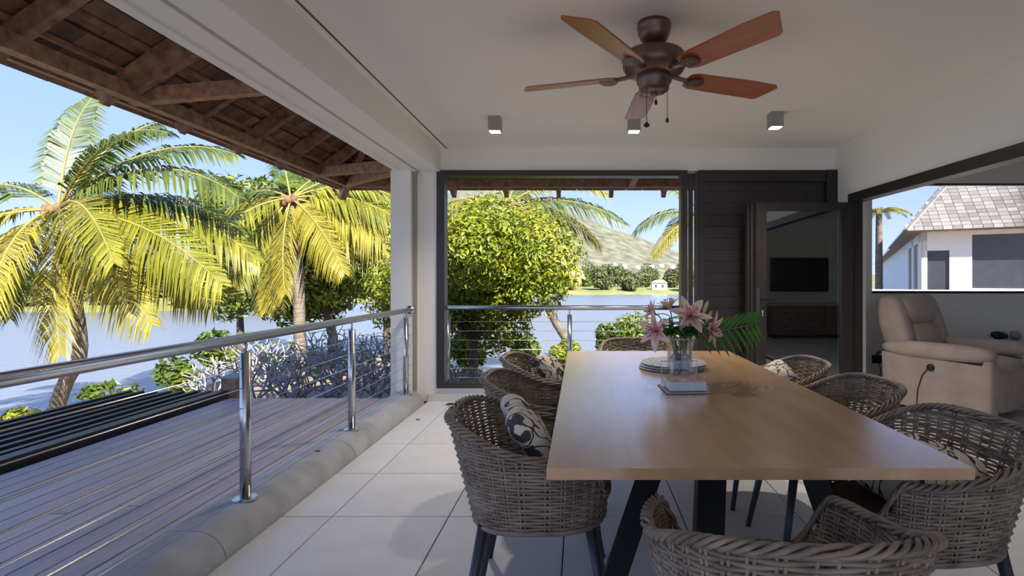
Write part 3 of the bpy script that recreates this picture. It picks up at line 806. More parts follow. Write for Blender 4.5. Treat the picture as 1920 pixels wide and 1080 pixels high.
MB().box(-.078, .078, -.078, .078, 0, .036).build('paper_stack', M['paper'], nk); MB().box(-.078, .078, -.078, .078, .0361, .039).build('top_napkin', M['napkin'], nk)

# ------------------------------------------------------------------ recliner
rc = thing('recliner', 'tan suede recliner armchair with black control button by the living room window', 'recliner', (3.59, 5.04, 0), math.radians(-58))
# local: +x front, +y far side
def puff(mb, c, r, e1=.5, e2=.5, rot=None): return mb.sellip(c, r, 28, 14, e1, e2, rot)
for sy in (-1, 1):
    b_ = MB(); b_.add([(-.40, sy * .34, .05), (.42, sy * .34, .05), (.46, sy * .34, .50), (-.42, sy * .34, .54), (-.40, sy * .48, .05), (.42, sy * .48, .05), (.46, sy * .48, .50), (-.42, sy * .48, .54)],
                      [(0, 1, 2, 3), (7, 6, 5, 4), (0, 4, 5, 1), (1, 5, 6, 2), (2, 6, 7, 3), (3, 7, 4, 0)])
    b_.build('side_panel', M['suede'], rc)
    a_ = MB(); puff(a_, (.03, sy * .41, .585), (.47, .105, .075), .7, .6); a_.build('armrest', M['suede'], rc, True)
    MB().sellip((.45, sy * .41, .30), (.05, .085, .26), 20, 12, .5, .6).build('arm_front', M['suede'], rc, True)
s1 = MB(); puff(s1, (.06, 0, .42), (.42, .345, .12), .5, .5); s1.build('seat_cushion', M['suede'], rc, True)
s2 = MB(); puff(s2, (.43, 0, .26), (.07, .335, .19), .5, .5); s2.build('footrest', M['suede'], rc, True)
MB().box(-.36, .40, -.33, .33, .05, .32).build('base_frame', M['suede'], rc)
rb = Matrix.Rotation(math.radians(-17), 3, 'Y')
k1 = MB(); puff(k1, (-.36, 0, .93), (.11, .28, .16), .6, .5, rb); k1.build('head_cushion', M['suede'], rc, True)
k2 = MB(); puff(k2, (-.30, 0, .66), (.11, .29, .16), .6, .5, rb); k2.build('lumbar_cushion', M['suede'], rc, True)
for sy in (-1, 1):
    k3 = MB(); puff(k3, (-.37, sy * .33, .80), (.13, .10, .29), .6, .6, rb); k3.build('back_wing', M['suede'], rc, True)
k4 = MB(); puff(k4, (-.42, 0, .72), (.08, .38, .34), .5, .4, rb); k4.build('back_shell', M['suede'], rc, True)
bt = MB(); bt.lathe([(.032, 0), (.032, .012), (.02, .016)], 20); bt.v = [(x, -z, y) for x, y, z in bt.v]; bt.v = [(x + .02, y - .481, z + .44) for x, y, z in bt.v]
bt.build('control_button', M['black'], rc, True)
MB().tube([(.0, -.485, .43), (-.05, -.487, .36), (-.09, -.486, .22), (-.10, -.485, .06)], .004, 6).build('cable', M['black'], rc)
MB().tube([(-.42, -.47, .54), (-.46, -.46, .52), (-.52, -.40, .47)], .014, 8).build('strap', M['black'], rc, True)
for sx_ in (-.3, .32):
    for sy in (-.36, .36): MB().lathe([(.03, 0), (.03, .05)], 12, (sx_, sy, 0)).build('foot', M['black'], rc)
so = thing('wall_socket', 'black wall socket with plug below the living room window', 'socket', (3.40, LB, .33))
MB().box(-.06, .06, -.012, 0, -.045, .045).build('plate', M['black'], so); pl = MB().box(-.02, .025, -.06, -.012, -.03, .025).build('plug', M['black'], so)
MB().tube([(0, -.05, -.03), (.01, -.06, -.12), (-.01, -.05, -.30)], .005, 6).build('cable', M['black'], so)
sd = thing('side_table', 'small side table behind the recliner holding dark oddments', 'side table', (4.75, 5.70, 0))
MB().box(-.3, .3, -.2, .2, .56, .59).build('top', M['mat_w'], sd)
for sx_ in (-.27, .27):
    for sy in (-.17, .17): MB().box(sx_ - .02, sx_ + .02, sy - .02, sy + .02, 0, .56).build('leg', M['mat_w'], sd)
for i in range(3):
    o = MB().sellip((0, 0, .045), (.09, .05, .045), 14, 8, .8, .8, None, lambda p: p + Vector((0, 0, .02 * noise.noise(p * 20)))).build('cloth_bundle', M['black'] if i % 2 == 0 else M['lamp'], None, True)
    o.location = (4.55 + .2 * i, 5.68 + .03 * (i % 2), .592); o.rotation_euler = (0, 0, i * .8)
    tag(o, ['small black bundle at the recliner end of the side table', 'small grey bundle between two black ones on the side table', 'small black bundle at the far end of the side table'][i], 'bundle', 'bundles on the side table')
# fallen leaves and floor vent
o = MB().sellip((0, 0, .003), (.02, .012, .003), 10, 6).build('dry_leaf', M['fallen']); o.location = (-1.44, 4.62, .001); tag(o, 'small dry dark leaf on the floor tiles by the kerb', 'leaf')
o = MB().sellip((0, 0, .003), (.018, .010, .003), 10, 6).build('dry_leaf', M['fallen']); o.location = (-1.70, 3.38, .128); tag(o, 'small dry dark leaf lying on the concrete kerb', 'leaf')
vt = thing('floor_vent', 'small grey floor grille beside the back wall', 'vent', (-1.22, 5.20, 0))
MB().box(-.12, .12, -.05, .05, 0.0005, .004).build('plate', M['lamp'], vt)
for k in range(5): MB().box(-.11, .11, -.042 + k * .018, -.034 + k * .018, .004, .006).build('slat', M['blacksteel'], vt)

# ------------------------------------------------------------------ landscape
def gz(x, y):
    r = sqrt((x * .95) ** 2 + (y - 4) ** 2)
    g = -.50 - .0066 * r * r
    g = max(g, -3.2)
    k = smoothstep(0, 3, x - .36 * y - 1.5) * smoothstep(40, 32, y)
    g = g * (1 - k) + (-.55) * k
    if y > 5:
        m = math.exp(-((x / y + .52) / .22) ** 4) * (1 - smoothstep(21.8, 24, y)) * smoothstep(8, 12, y)
        if g < -1.7: g = g * (1 - m) - 1.7 * m
    if x > -1.9 and y < 5.9: g = min(g, -.5)
    return g + .05 * noise.noise(Vector((x * .6, y * .6, 0)))
gm = MB(); NX, NY = 90, 90
for j in range(NY + 1):
    for i in range(NX + 1):
        x = -22 + 62 * i / NX; y = -12 + 55 * j / NY; gm.v.append((x, y, gz(x, y)))
for j in range(NY):
    for i in range(NX):
        a = j * (NX + 1) + i; gm.f.append((a, a + 1, a + NX + 2, a + NX + 1))
struct(gm.build('floor_garden', M['sand'], None, True))
struct(MB().add([(-900, -300, -1.9), (900, -300, -1.9), (900, 900, -1.9), (-900, 900, -1.9)], [(0, 1, 2, 3)]).build('floor_river', M['water']))

# far bank
fb = MB()
N1 = 80
for j in range(6):
    for i in range(N1 + 1):
        x = -260 + 620 * i / N1
        ys = 112 + 10 * noise.noise(Vector((x * .02, 0, 0))) - 62 * smoothstep(-12, -50, x)
        y = ys + [0, 2, 8, 40, 150, 500][j]; z = [-2.2, -1.6, -1.0, .5, 3, 8][j]
        fb.v.append((x, y, z))
for j in range(5):
    for i in range(N1):
        a = j * (N1 + 1) + i; fb.f.append((a, a + 1, a + N1 + 2, a + N1 + 1))
struct(fb.build('floor_far_bank', M['grass'], None, True))
# hill
def hz(x, y):
    dx = (x + 165); dy = (y - 900)
    r = sqrt((dx / (1.05 if dx > 0 else .42)) ** 2 + (dy * .8) ** 2)
    z = 165 * max(0, 1 - r / 400) ** .95 + 8 * max(0, 1 - r / 600)
    p = Vector((x, y, 0))
    z *= 1 + .10 * noise.noise(p * .008) ; z += 4 * noise.noise(p * .02) * min(1, z / 30) + 2 * noise.noise(p * .06) * min(1, z / 30)
    return z - 1.5
hm = MB(); NH = 90
for j in range(NH + 1):
    for i in range(NH + 1):
        x = -750 + 1250 * i / NH; y = 380 + 1000 * j / NH
        hm.v.append((x, y, hz(x, y)))
for j in range(NH):
    for i in range(NH):
        a = j * (NH + 1) + i; hm.f.append((a, a + 1, a + NH + 2, a + NH + 1))
tag(hm.build('scrub_hill', M['hill'], None, True), 'dry scrub-covered hill rising beyond the river', 'hill')

# foliage helpers
def leaf_cloud(blobs, n, size, rng, shell=.55):
    mb = MB(); tot = sum(b[3] * b[4] * b[5] for b in blobs) 
    for b in blobs:
        cnt_ = max(20, int(n * b[3] * b[4] * b[5] / tot))
        for _ in range(cnt_):
            while True:
                d_ = Vector((rng.gauss(0, 1), rng.gauss(0, 1), rng.gauss(0, 1)))
                if d_.length > .01: break
            d_.normalize(); rr = shell + (1 - shell) * rng.random() ** .6
            rr *= 1 + .22 * noise.noise(d_ * 2.3 + Vector((b[0], b[1], b[2])))
            p = Vector((b[0] + d_.x * b[3] * rr, b[1] + d_.y * b[4] * rr, b[2] + d_.z * b[5] * rr))
            s_ = size * rng.uniform(.6, 1.3)
            ax = (d_ + Vector((rng.gauss(0, .6), rng.gauss(0, .6), rng.gauss(0, .6) + .3))).normalized()
            tdir = ax.orthogonal().normalized(); tdir = Matrix.Rotation(rng.uniform(0, 6.28), 3, ax) @ tdir
            sd_ = ax.cross(tdir)
            k = len(mb.v)
            mb.v += [tuple(p - tdir * s_), tuple(p + sd_ * s_ * .42 + ax * s_ * .12), tuple(p + tdir * s_), tuple(p - sd_ * s_ * .42 + ax * s_ * .12)]
            mb.f += [(k, k + 1, k + 2), (k, k + 2, k + 3)]
    return mb
def tree(name, label, cat, base, blobs, n, size, mat, rng, trunk_r=.1, group=None, branches=True):
    t = thing(name, label, cat, base, 0, group)
    bx, by, bz = base
    loc = [(b[0] - bx, b[1] - by, b[2] - bz, b[3], b[4], b[5]) for b in blobs]
    o = leaf_cloud(loc, n, size, rng).build('foliage', mat, t); o['kind'] = 'stuff'
    if branches:
        tm = MB(); c0 = loc[0]
        fork = Vector((c0[0] * .4, c0[1] * .4, max(.2, (c0[2] - c0[5]) * .9)))
        tm.tube([(0, 0, -.3), (0.02, 0, fork.z * .5), fork], [trunk_r * 1.2, trunk_r, trunk_r * .8], 8)
        for b in loc:
            mid = fork.lerp(Vector(b[:3]), .5) + Vector((rng.uniform(-.1, .1), rng.uniform(-.1, .1), .05))
            tm.tube([fork, mid, b[:3]], [trunk_r * .6, trunk_r * .4, trunk_r * .15], 6)
        tm.build('trunk', M['bark'], t, True)
    return t
def blobs_for(c, r, n, rng, sub=.5):
    out = [(c[0], c[1], c[2], r[0] * .75, r[1] * .75, r[2] * .75)]
    for _ in range(n):
        d_ = Vector((rng.gauss(0, 1), rng.gauss(0, 1), rng.gauss(0, .9))).normalized()
        s_ = sub * rng.uniform(.7, 1.2)
        out.append((c[0] + d_.x * r[0] * .68, c[1] + d_.y * r[1] * .68, c[2] + d_.z * r[2] * .68, r[0] * s_, r[1] * s_, r[2] * s_))
    return out
def at(px, py, Y): return ((px - 1089) * Y / 980, Y, 1.232 - (py - 526) * Y / 980)

# broadleaf trees
r1 = random.Random(11)
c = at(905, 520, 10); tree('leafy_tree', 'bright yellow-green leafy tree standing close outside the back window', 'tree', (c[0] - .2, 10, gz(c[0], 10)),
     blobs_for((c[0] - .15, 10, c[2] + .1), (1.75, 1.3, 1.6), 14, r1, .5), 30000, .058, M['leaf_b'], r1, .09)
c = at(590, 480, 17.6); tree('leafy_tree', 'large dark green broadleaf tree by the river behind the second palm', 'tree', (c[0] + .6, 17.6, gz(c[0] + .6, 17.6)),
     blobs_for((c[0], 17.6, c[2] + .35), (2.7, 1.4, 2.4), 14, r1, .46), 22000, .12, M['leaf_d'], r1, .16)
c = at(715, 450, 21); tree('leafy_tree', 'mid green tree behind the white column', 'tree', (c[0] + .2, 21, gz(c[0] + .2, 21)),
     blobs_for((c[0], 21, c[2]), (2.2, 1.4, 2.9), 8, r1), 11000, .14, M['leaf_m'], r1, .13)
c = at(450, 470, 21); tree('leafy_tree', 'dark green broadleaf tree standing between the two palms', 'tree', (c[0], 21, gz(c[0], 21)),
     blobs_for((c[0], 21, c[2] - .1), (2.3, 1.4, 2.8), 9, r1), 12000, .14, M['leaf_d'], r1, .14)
# far bank trees
for k in range(9):
    px = -40 + 66 * k; Y = (56.0, 62.5)[k % 2]; c = at(px, 548, Y); rx = (2.95, 3.3)[k % 2]
    tree('bank_tree', 'rounded tree on the far river bank behind the leaning palm', 'tree', (c[0], Y, -1.6), blobs_for((c[0], Y, .55), (rx, 2.3, 2.5 + .5 * (k % 2)), 6, r1), 2600, .30, M['leaf_far'], r1, .2, 'far bank trees on the palm side')
def shore(x): return 112 + 10 * noise.noise(Vector((x * .02, 0, 0))) - 62 * smoothstep(-12, -50, x)
for k in range(15):
    row = k % 3; px = 1012 + k * 19
    if k == 12: px = 1292                         # beside the small house, not before it
    Y0 = (122, 136, 152)[row]; c = at(px, 530, Y0); rx = (2.75, 3.05, 3.4)[row]; rz = (2.4, 3.2, 4.2)[row] * r1.uniform(.85, 1.1)
    tree('bank_tree', 'low rounded tree on the bank below the scrub hill', 'tree', (c[0], Y0, -1.0), blobs_for((c[0], Y0, rz * .85 - .9), (rx, 3, rz), 5, r1), 1500, .42, M['leaf_far'] if k % 4 else M['leaf_m'], r1, .2, 'far bank trees below the hill', False)
# far white houses
def house(loc, wd, ht, label, roofc):
    t = thing('white_house', label, 'house', loc)
    MB().box(-wd / 2, wd / 2, 0, wd * .6, -wd * .25, ht).build('walls', M['white'], t)
    MB().add([(-wd * .55, -.3, ht), (wd * .55, -.3, ht), (wd * .55, wd * .65, ht), (-wd * .55, wd * .65, ht), (-wd * .3, wd * .3, ht * 1.4), (wd * .3, wd * .3, ht * 1.4)], [(0, 1, 5, 4), (1, 2, 5), (2, 3, 4, 5), (3, 0, 4), (3, 2, 1, 0)]).build('roof', roofc, t)
    for q in (-.25, .2): MB().box(wd * q - wd * .07, wd * q + wd * .07, -.05, 0, ht * .2, ht * .7).build('window', M['screen'], t)
xh = (1237 - 1089) * 125 / 980
house((xh, 125, -.78), 3.6, 1.5, 'small white house on the far river bank', M['lamp'])
def on_hill(px, py):                              # where the sight line meets the slope
    Y = 400.0
    while Y < 1100:
        p = at(px, py, Y)
        if hz(p[0], Y) >= p[2]: return p
        Y += 1.0
    return at(px, py, 700)
for i, (px, py, Y, wd, lab) in enumerate(((1152, 496, 420, 5, 'tiny white house at the end of the row nearest the hill peak'), (1171, 499, 425, 4, 'tiny white house second from the hill peak in the row'), (1196, 501, 430, 4.5, 'tiny white house in the middle of the row on the hill foot'),
        (1222, 500, 435, 5, 'tiny white house just past the middle of the row on the hill foot'), (1241, 498, 440, 4, 'tiny white house second from the palm end of the row'), (1262, 501, 445, 5, 'tiny white house at the palm end of the row on the hill foot'))):
    p = on_hill(px, py + 3); f = p[1] / 500
    house((p[0], p[1], hz(p[0], p[1])), wd * f, 2.2 * f, lab, M['white'])

# hedge bushes outside back window
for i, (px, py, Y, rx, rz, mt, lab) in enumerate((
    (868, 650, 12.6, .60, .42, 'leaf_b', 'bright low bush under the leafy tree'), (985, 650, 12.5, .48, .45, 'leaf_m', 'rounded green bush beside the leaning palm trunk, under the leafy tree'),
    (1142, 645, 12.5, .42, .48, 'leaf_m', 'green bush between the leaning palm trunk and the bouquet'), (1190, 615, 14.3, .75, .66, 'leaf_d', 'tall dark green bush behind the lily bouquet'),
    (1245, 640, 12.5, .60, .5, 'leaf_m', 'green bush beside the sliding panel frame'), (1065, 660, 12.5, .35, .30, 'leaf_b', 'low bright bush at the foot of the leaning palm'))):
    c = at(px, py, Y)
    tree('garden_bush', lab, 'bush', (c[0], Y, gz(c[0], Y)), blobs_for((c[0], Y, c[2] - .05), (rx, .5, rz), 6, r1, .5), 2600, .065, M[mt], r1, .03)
for i, (px, py, Y) in enumerate(((330, 700, 9.0), (400, 655, 9.6), (185, 735, 9.2), (40, 785, 10.5), (245, 735, 10))):
    c = at(px, py, Y)
    tree('almond_shrub', ['sparse broad-leaved shrub beside the deck post', 'loose broad-leaved shrub behind the handrail', 'small shrub beyond the slatted pergola', 'low bright plant by the water beyond the pergola', 'small leafy sprig beside the leaning trunk'][i], 'shrub',
         (c[0], Y, gz(c[0], Y)), blobs_for((c[0], Y, c[2]), ((.5, .5, .2, .5, .2)[i], .3, (.38, .38, .2, .3, .2)[i]), 5, r1, .4), [260, 320, 70, 420, 60][i], .085, M['leaf_m'] if i != 3 else M['leaf_b'], r1, .025)

# coconut palms
def frond(L, az, el, droop, rng, twist=0.0, wind=(0, 0, 0), nl=78):
    pts = []; p = Vector((0, 0, 0)); n = 16
    d_ = Vector((cos(az) * cos(el), sin(az) * cos(el), sin(el)))
    for i in range(n + 1):
        pts.append(p.copy()); t = i / n
        d_ = (d_ + Vector((0, 0, -droop / n * (0.6 + 1.2 * t))) + Vector(wind) * (t / n)).normalized(); p = p + d_ * (L / n)
    rach = MB().tube(pts, [.028 * (1 - .88 * i / n) + .003 for i in range(n + 1)], 5)
    lf = MB()
    for i in range(nl):
        t = .14 + .86 * i / (nl - 1); s_ = t * n; i0 = min(n - 1, int(s_)); c = pts[i0].lerp(pts[i0 + 1], s_ - i0)
        tg = (pts[i0 + 1] - pts[i0]).normalized(); side = tg.cross(Vector((0, 0, 1)))
        side = side.normalized() if side.length > .05 else Vector((1, 0, 0)); side = Matrix.Rotation(twist, 3, tg) @ side
        upn = side.cross(tg)
        ll = L * .27 * (sin(pi * (.16 + .80 * t)) ** .6) * rng.uniform(.85, 1.1)
        for sg in (-1, 1):
            dd = (side * sg * .8 + tg * (.55 + .3 * t) + upn * .12 + Vector((rng.gauss(0, .06), rng.gauss(0, .06), rng.gauss(0, .06)))).normalized()
            a = c; b = c + dd * ll * .5 + Vector((0, 0, -.10 * ll)) ; e2 = c + dd * ll * .85 + Vector((0, 0, -.50 * ll)) + Vector(wind) * .06 * ll
            wv = tg * .027 * (L / 3.6)
            k = len(lf.v)
            lf.v += [tuple(a - wv * .5), tuple(a + wv * .5), tuple(b + wv), tuple(b - wv), tuple(e2)]
            lf.f += [(k, k + 1, k + 2, k + 3), (k + 3, k + 2, k + 4)]
    return rach, lf
def palm(label, crown, trunk_pts, fr, rng, r0=.15, r1_=.10, husk=True):
    base = trunk_pts[0]
    t = thing('coconut_palm', label, 'palm', base)
    rel = [Vector(p) - Vector(base) for p in trunk_pts]; cr = Vector(crown) - Vector(base)
    # smooth trunk with ring scars
    pts = []; rad = []; n = 40
    m = len(rel) - 1
    for i in range(n + 1):
        s_ = i / n * m; k = min(m - 1, int(s_)); f = s_ - k
        p0 = rel[max(k - 1, 0)]; p1 = rel[k]; p2 = rel[k + 1]; p3 = rel[min(k + 2, m)]
        pts.append(.5 * ((2 * p1) + (p2 - p0) * f + (2 * p0 - 5 * p1 + 4 * p2 - p3) * f * f + (3 * p1 - p0 - 3 * p2 + p3) * f ** 3))
        rad.append((r0 + (r1_ - r0) * i / n) * (1 + (.05 if i % 2 else 0)))
    MB().tube(pts, rad, 10).build('trunk', M['trunk'], t, True)
    if husk:
        hk = MB()
        for q in range(9):
            a = q * .7; hk.sellip(cr + Vector((.16 * cos(a), .16 * sin(a), -.12 + .05 * (q % 3))), (.10, .10, .13), 8, 6)
        hk.build('husks', M['husk'], t, True)
    for i, (L, az, el, dr, tw, mt, wind) in enumerate(fr):
        ra, lf = frond(L, math.radians(az), math.radians(el), dr, rng, tw, wind)
        f_ = lf.build('frond', M[mt], t); f_.location = cr
        ra.build('rib', M['rachis'], f_, True)
    return t
WD = (.55, -.1, 0)
r2 = random.Random(5)
c1 = at(108, 392, 10.5)
palm('tall coconut palm with a curved leaning trunk beyond the slatted pergola', c1,
     [(at(95, 785, 10.5)[0], 10.5, gz(-10.6, 10.5) - .2), at(122, 720, 10.5), at(150, 660, 10.5), at(140, 560, 10.5), at(118, 460, 10.5), c1],
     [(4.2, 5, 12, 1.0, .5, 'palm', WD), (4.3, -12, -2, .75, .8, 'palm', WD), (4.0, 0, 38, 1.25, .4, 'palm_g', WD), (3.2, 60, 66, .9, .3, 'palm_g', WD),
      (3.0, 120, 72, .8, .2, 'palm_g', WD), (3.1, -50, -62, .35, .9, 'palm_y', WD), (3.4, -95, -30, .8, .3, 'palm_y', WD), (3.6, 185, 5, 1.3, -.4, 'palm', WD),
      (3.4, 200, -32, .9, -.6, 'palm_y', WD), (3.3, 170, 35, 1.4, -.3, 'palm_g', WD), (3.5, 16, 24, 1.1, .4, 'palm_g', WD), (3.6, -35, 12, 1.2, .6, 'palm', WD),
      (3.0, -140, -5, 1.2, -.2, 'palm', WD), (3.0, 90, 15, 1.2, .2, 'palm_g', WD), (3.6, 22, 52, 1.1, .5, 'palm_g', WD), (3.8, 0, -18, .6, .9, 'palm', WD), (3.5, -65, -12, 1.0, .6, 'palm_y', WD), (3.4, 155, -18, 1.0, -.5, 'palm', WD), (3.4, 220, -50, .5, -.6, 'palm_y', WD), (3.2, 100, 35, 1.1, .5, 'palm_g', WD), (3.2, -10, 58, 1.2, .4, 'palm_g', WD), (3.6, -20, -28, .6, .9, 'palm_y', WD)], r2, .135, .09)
c2 = at(545, 372, 14)
palm('coconut palm with drooping yellow fronds behind the frangipani bushes', c2,
     [(at(566, 700, 14)[0], 14, gz(-7.4, 14) - .2), at(562, 620, 14), at(558, 500, 14), at(548, 420, 14), c2],
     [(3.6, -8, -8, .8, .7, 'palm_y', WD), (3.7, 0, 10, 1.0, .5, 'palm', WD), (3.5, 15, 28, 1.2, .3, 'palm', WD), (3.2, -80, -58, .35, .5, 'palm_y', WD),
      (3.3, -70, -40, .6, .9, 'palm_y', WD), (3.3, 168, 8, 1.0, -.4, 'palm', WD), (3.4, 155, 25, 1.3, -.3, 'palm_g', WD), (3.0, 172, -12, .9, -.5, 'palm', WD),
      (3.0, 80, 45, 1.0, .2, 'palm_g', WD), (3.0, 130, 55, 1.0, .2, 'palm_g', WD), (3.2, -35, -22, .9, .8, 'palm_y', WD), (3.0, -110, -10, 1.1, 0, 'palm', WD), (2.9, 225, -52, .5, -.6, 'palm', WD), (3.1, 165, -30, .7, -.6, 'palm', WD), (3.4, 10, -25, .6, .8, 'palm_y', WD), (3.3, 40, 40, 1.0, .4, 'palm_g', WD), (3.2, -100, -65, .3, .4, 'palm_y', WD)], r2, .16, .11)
c3 = at(952, 385, 15)
palm('coconut palm leaning over the river outside the back window', c3,
     [(at(1092, 690, 15)[0], 13, gz(0, 15) - .2), at(1072, 655, 15), at(1040, 600, 15), at(1000, 520, 15), at(968, 440, 15), c3],
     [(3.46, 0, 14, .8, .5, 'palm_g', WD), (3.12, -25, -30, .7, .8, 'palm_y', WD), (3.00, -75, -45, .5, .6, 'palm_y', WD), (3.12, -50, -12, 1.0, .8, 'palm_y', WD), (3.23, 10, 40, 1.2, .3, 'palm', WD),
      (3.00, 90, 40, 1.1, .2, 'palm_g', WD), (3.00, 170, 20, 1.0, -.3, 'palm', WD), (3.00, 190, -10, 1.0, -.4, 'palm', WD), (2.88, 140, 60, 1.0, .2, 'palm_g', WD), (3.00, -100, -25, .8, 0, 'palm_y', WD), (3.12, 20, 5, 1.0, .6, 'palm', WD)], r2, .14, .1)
c4 = at(1318, 400, 16)
palm('coconut palm mostly hidden behind the stacked sliding panels', c4,
     [(c4[0] + .4, 16, -.8), (c4[0] + .3, 16, 1.0), c4],
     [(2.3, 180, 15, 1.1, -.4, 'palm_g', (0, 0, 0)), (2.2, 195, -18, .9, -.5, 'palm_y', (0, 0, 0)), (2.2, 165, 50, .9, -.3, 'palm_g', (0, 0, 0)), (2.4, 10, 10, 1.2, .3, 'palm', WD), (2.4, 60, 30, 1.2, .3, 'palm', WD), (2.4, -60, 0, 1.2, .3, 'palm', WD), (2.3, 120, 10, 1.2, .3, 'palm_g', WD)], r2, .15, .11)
# small fan palm by the neighbouring house
c5 = at(1648, 400, 19)
palm('pale green palm beside the shingled pavilion', c5, [(c5[0], 19, -.6), (c5[0], 19, 2), c5],
     [(1.1, a, 30, 1.3, .2, 'palm', (0, 0, 0)) for a in range(0, 360, 40)], r2, .14, .1, False)
c6 = at(1880, 318, 26)
palm('orange-tinted palm top behind the shingled roof', c6, [(c6[0], 26, -.6), (c6[0], 26, 3), c6],
     [(2.2, a, 20, 1.2, .2, 'palm_y', (0, 0, 0)) for a in range(0, 360, 40)], r2, .14, .1, False)

# frangipani plants with bare forked branches
def frangipani(base, h_, spread, rng, label):
    t = thing('frangipani', label, 'shrub', base, 0, 'bare frangipani plants beyond the deck end')
    br = MB(); tips = []
    def grow(p, d_, L, r, lev):
        e_ = p + d_ * L
        br.tube([p, p.lerp(e_, .5) + Vector((rng.gauss(0, .01), rng.gauss(0, .01), 0)), e_], [r, r * .9, r * .82], 6)
        if lev == 0: tips.append((e_, d_)); br.sellip(e_, (r, r, r), 6, 4); return
        nchild = 3 if lev > 1 and rng.random() < .6 else 2
        a0 = rng.uniform(0, 6.28); o_ = d_.orthogonal().normalized(); o2 = d_.cross(o_)
        for q in range(nchild):
            a = a0 + 2 * pi * q / nchild
            nd = (d_ * .75 + (o_ * cos(a) + o2 * sin(a)) * rng.uniform(.5, .8) + Vector((0, 0, .22))).normalized()
            grow(e_, nd, L * rng.uniform(.70, .92), r * .74, lev - 1)
    for q in range(3):
        a = rng.uniform(0, 6.28)
        grow(Vector((.1 * cos(a), .1 * sin(a), -.1)), Vector((spread * cos(a), spread * sin(a), 1)).normalized(), h_ * .31, .026, 4 if q == 0 else 3)
    br.build('branches', M['frangi'], t, True)
    lf = MB()
    for (p, d_) in tips:
        if rng.random() < .30:
            for q in range(3):
                a = rng.uniform(0, 6.28); leaf(lf, p, (cos(a), sin(a), .5), rng.uniform(.10, .18), .028, .3)
    if lf.v: lf.build('leaves', M['leaf_b'], t)
r3 = random.Random(21)
for (px, Y, h_) in ((498, 6.35, 1.0), (690, 6.35, 1.05), (440, 7.5, 1.1), (592, 7.5, 1.2), (738, 7.5, 1.2), (525, 8.75, 1.3), (655, 8.75, 1.4), (878, 7.7, .7), (842, 6.6, .5)):
    x = (px - 1089) * Y / 980
    frangipani((x, Y, gz(x, Y)), h_, .55, r3, 'bare grey forked frangipani plant growing beyond the deck' if px < 800 else 'low bare frangipani plant growing outside the back window')

# ------------------------------------------------------------------ neighbouring pavilion
C0 = Vector((9.94, 16.0, 0)); U = Vector((.88, -.47, 0)).normalized(); V = Vector((.47, .88, 0)).normalized()
pv = thing('shingled_pavilion', 'white neighbouring pavilion with weathered grey shingle roof', 'building', (C0.x, C0.y, -.6))
ZE, ZR, RUN = 2.75 + .6, 4.33 + .6, 1.26
def P(u, v, z): 
    q = U * u + V * v; return (q.x, q.y, z)
rf = MB()
rf.add([P(-.0, 0, ZE), P(9, 0, ZE), P(9, RUN, ZR), P(RUN, RUN, ZR), P(0, 40, ZE), P(RUN, 40, ZR), P(9, 2 * RUN, ZE), P(2 * RUN, 2 * RUN, ZE), P(2 * RUN, 40, ZE)],
       [(0, 1, 2, 3), (0, 3, 5, 4), (3, 2, 6, 7), (3, 7, 8, 5)])
rfo = rf.build('roof', M['shingle'], pv)
slope = Vector(P(RUN, RUN, ZR)) - Vector(P(RUN, 0, ZE)); sl_len = slope.length; sdir = slope.normalized()
shm = MB().box(0, .225, 0, .30, 0, .018).mesh('shingle', M['shingle'])
nrm = U.cross(sdir).normalized()
if nrm.z < 0: nrm = -nrm
nrow = 13
for k in range(nrow):
    s0 = sl_len * k / nrow
    u = RUN * k / nrow + (.12 if k % 2 else 0)
    while u < 5.2:
        o = link('shingle', shm, rfo)
        pp = Vector(P(u, 0, ZE)) + sdir * (s0 - .02) + nrm * .012
        m4 = Matrix((U, sdir, nrm)).transposed().to_4x4(); m4.translation = pp
        o.matrix_local = m4 @ Matrix.Rotation(-.07, 4, 'X'); u += .24
sdl = (Vector(P(RUN, RUN, ZR)) - Vector(P(0, RUN, ZE))).normalized(); nl_ = sdl.cross(V).normalized()
if nl_.z < 0: nl_ = -nl_
lsh = MB()
for k in range(nrow):
    v = RUN * k / nrow
    while v < 39:
        pp = Vector(P(0, v, ZE)) + sdl * (sl_len * k / nrow) + nl_ * .012
        vs = [pp, pp + V * .235, pp + V * .235 + sdl * .15, pp + sdl * .15]
        lsh.add([q for q in vs] + [q + nl_ * .02 for q in vs], [(4, 5, 6, 7), (0, 1, 5, 4), (1, 2, 6, 5), (3, 0, 4, 7)]); v += .24
o = lsh.build('side_shingles', M['shingle'], rfo); o['kind'] = 'stuff'
MB().beam(P(RUN, RUN, ZR + .04), P(9, RUN, ZR + .04), .22, .10).build('ridge_cap', M['white'], rfo)
MB().beam(P(RUN, RUN, ZR + .04), P(RUN, 40, ZR + .04), .22, .10).build('ridge_cap', M['white'], rfo)
MB().beam(P(.0, .0, ZE + .02), P(RUN, RUN, ZR + .03), .16, .05).build('hip_cap', M['shingle'], rfo)
MB().add([P(.02, .02, ZE - .02), P(9, .02, ZE - .02), P(9, .6, ZE - .02), P(.6, .6, ZE - .02), P(.02, 40, ZE - .02), P(.6, 40, ZE - .02)], [(0, 3, 2, 1), (0, 4, 5, 3)]).build('soffit', M['rafter'], pv)
wl = MB()
def wallseg(a, b, z0, z1, th=.15):
    a = Vector(a); b = Vector(b); d_ = (b - a).normalized(); nn = Vector((-d_.y, d_.x, 0)) * th
    wl.add([(*p[:2], z) for z in (z0, z1) for p in (a, b, b + nn, a + nn)], [(0, 3, 2, 1), (4, 5, 6, 7), (0, 1, 5, 4), (1, 2, 6, 5), (2, 3, 7, 6), (3, 0, 4, 7)])
IN = .45
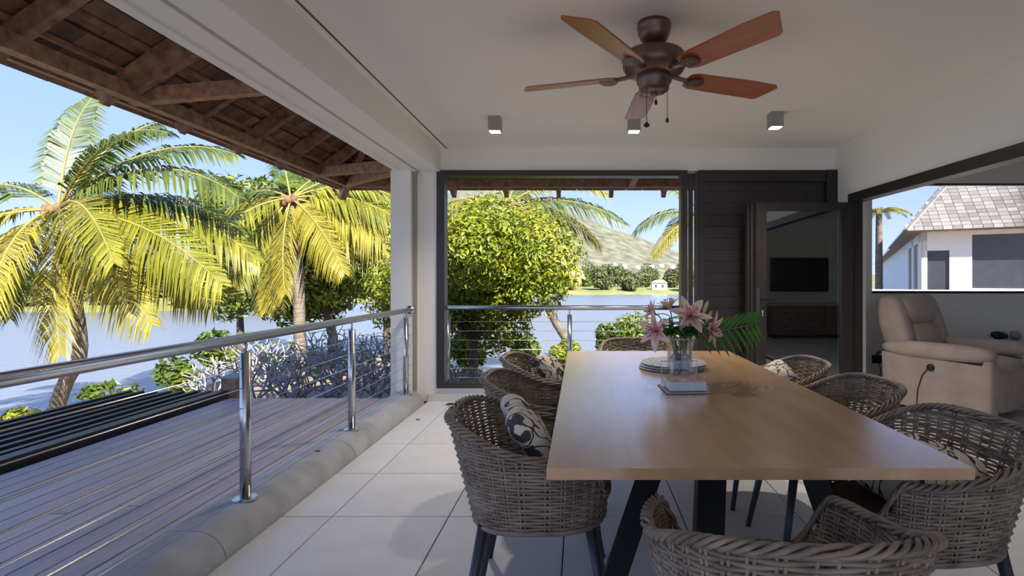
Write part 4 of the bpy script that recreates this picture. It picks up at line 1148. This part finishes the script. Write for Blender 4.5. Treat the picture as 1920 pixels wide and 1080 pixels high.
wallseg(P(IN, IN, 0), P(.55, IN, 0), 0, ZE); wallseg(P(.55, IN, 0), P(1.165, IN, 0), 2.75, ZE); wallseg(P(1.165, IN, 0), P(1.72, IN, 0), 0, ZE)
wallseg(P(1.72, IN, 0), P(4.7, IN, 0), 0, 1.6); wallseg(P(1.72, IN, 0), P(4.7, IN, 0), 3.2, ZE); wallseg(P(4.7, IN, 0), P(9, IN, 0), 0, ZE)
wallseg(P(IN, 40, 0), P(IN, 5.4, 0), 0, ZE); wallseg(P(IN, 4.0, 0), P(IN, 3.2, 0), 0, ZE); wallseg(P(IN, 1.6, 0), P(IN, IN, 0), 0, ZE); wallseg(P(IN, 5.4, 0), P(IN, IN, 0), 0, .75); wallseg(P(IN, 5.4, 0), P(IN, IN, 0), ZE - .3, ZE)
wl.build('walls', M['white'], pv)
def pane_(a, b, z0, z1, nm='window'):
    m_ = MB(); a = Vector(a); b = Vector(b); d_ = (b - a).normalized(); nn = Vector((-d_.y, d_.x, 0)) * .04; off = Vector((-d_.y, d_.x, 0)) * .06
    m_.add([tuple(Vector((*p[:2], z)) + off) for z in (z0, z1) for p in (a, b, b + nn, a + nn)], [(0, 3, 2, 1), (4, 5, 6, 7), (0, 1, 5, 4), (1, 2, 6, 5), (2, 3, 7, 6), (3, 0, 4, 7)])
    m_.build(nm, M['screen'], pv)
pane_(P(.55, IN, 0), P(1.165, IN, 0), 0, 2.75, 'door'); pane_(P(1.72, IN, 0), P(3.2, IN, 0), 1.6, 3.2); pane_(P(3.25, IN, 0), P(4.7, IN, 0), 1.6, 3.2)
pane_(P(IN, 5.4, 0), P(IN, 4.0, 0), .75, ZE - .3); pane_(P(IN, 3.2, 0), P(IN, 1.6, 0), .75, ZE - .3)
rl = thing('pavilion_railing', 'white railing in front of the neighbouring pavilion', 'railing', (0, 0, 0))
for z in (.95, .72):
    MB().tube([(8.4, 15.2, z), (13.5, 12.6, z)], .03, 6).build('rail', M['white'], rl)
for q in range(6):
    p = Vector((8.4, 15.2, 0)).lerp(Vector((13.5, 12.6, 0)), q / 5); MB().box(p.x - .03, p.x + .03, p.y - .03, p.y + .03, -.6, .97).build('post', M['white'], rl)
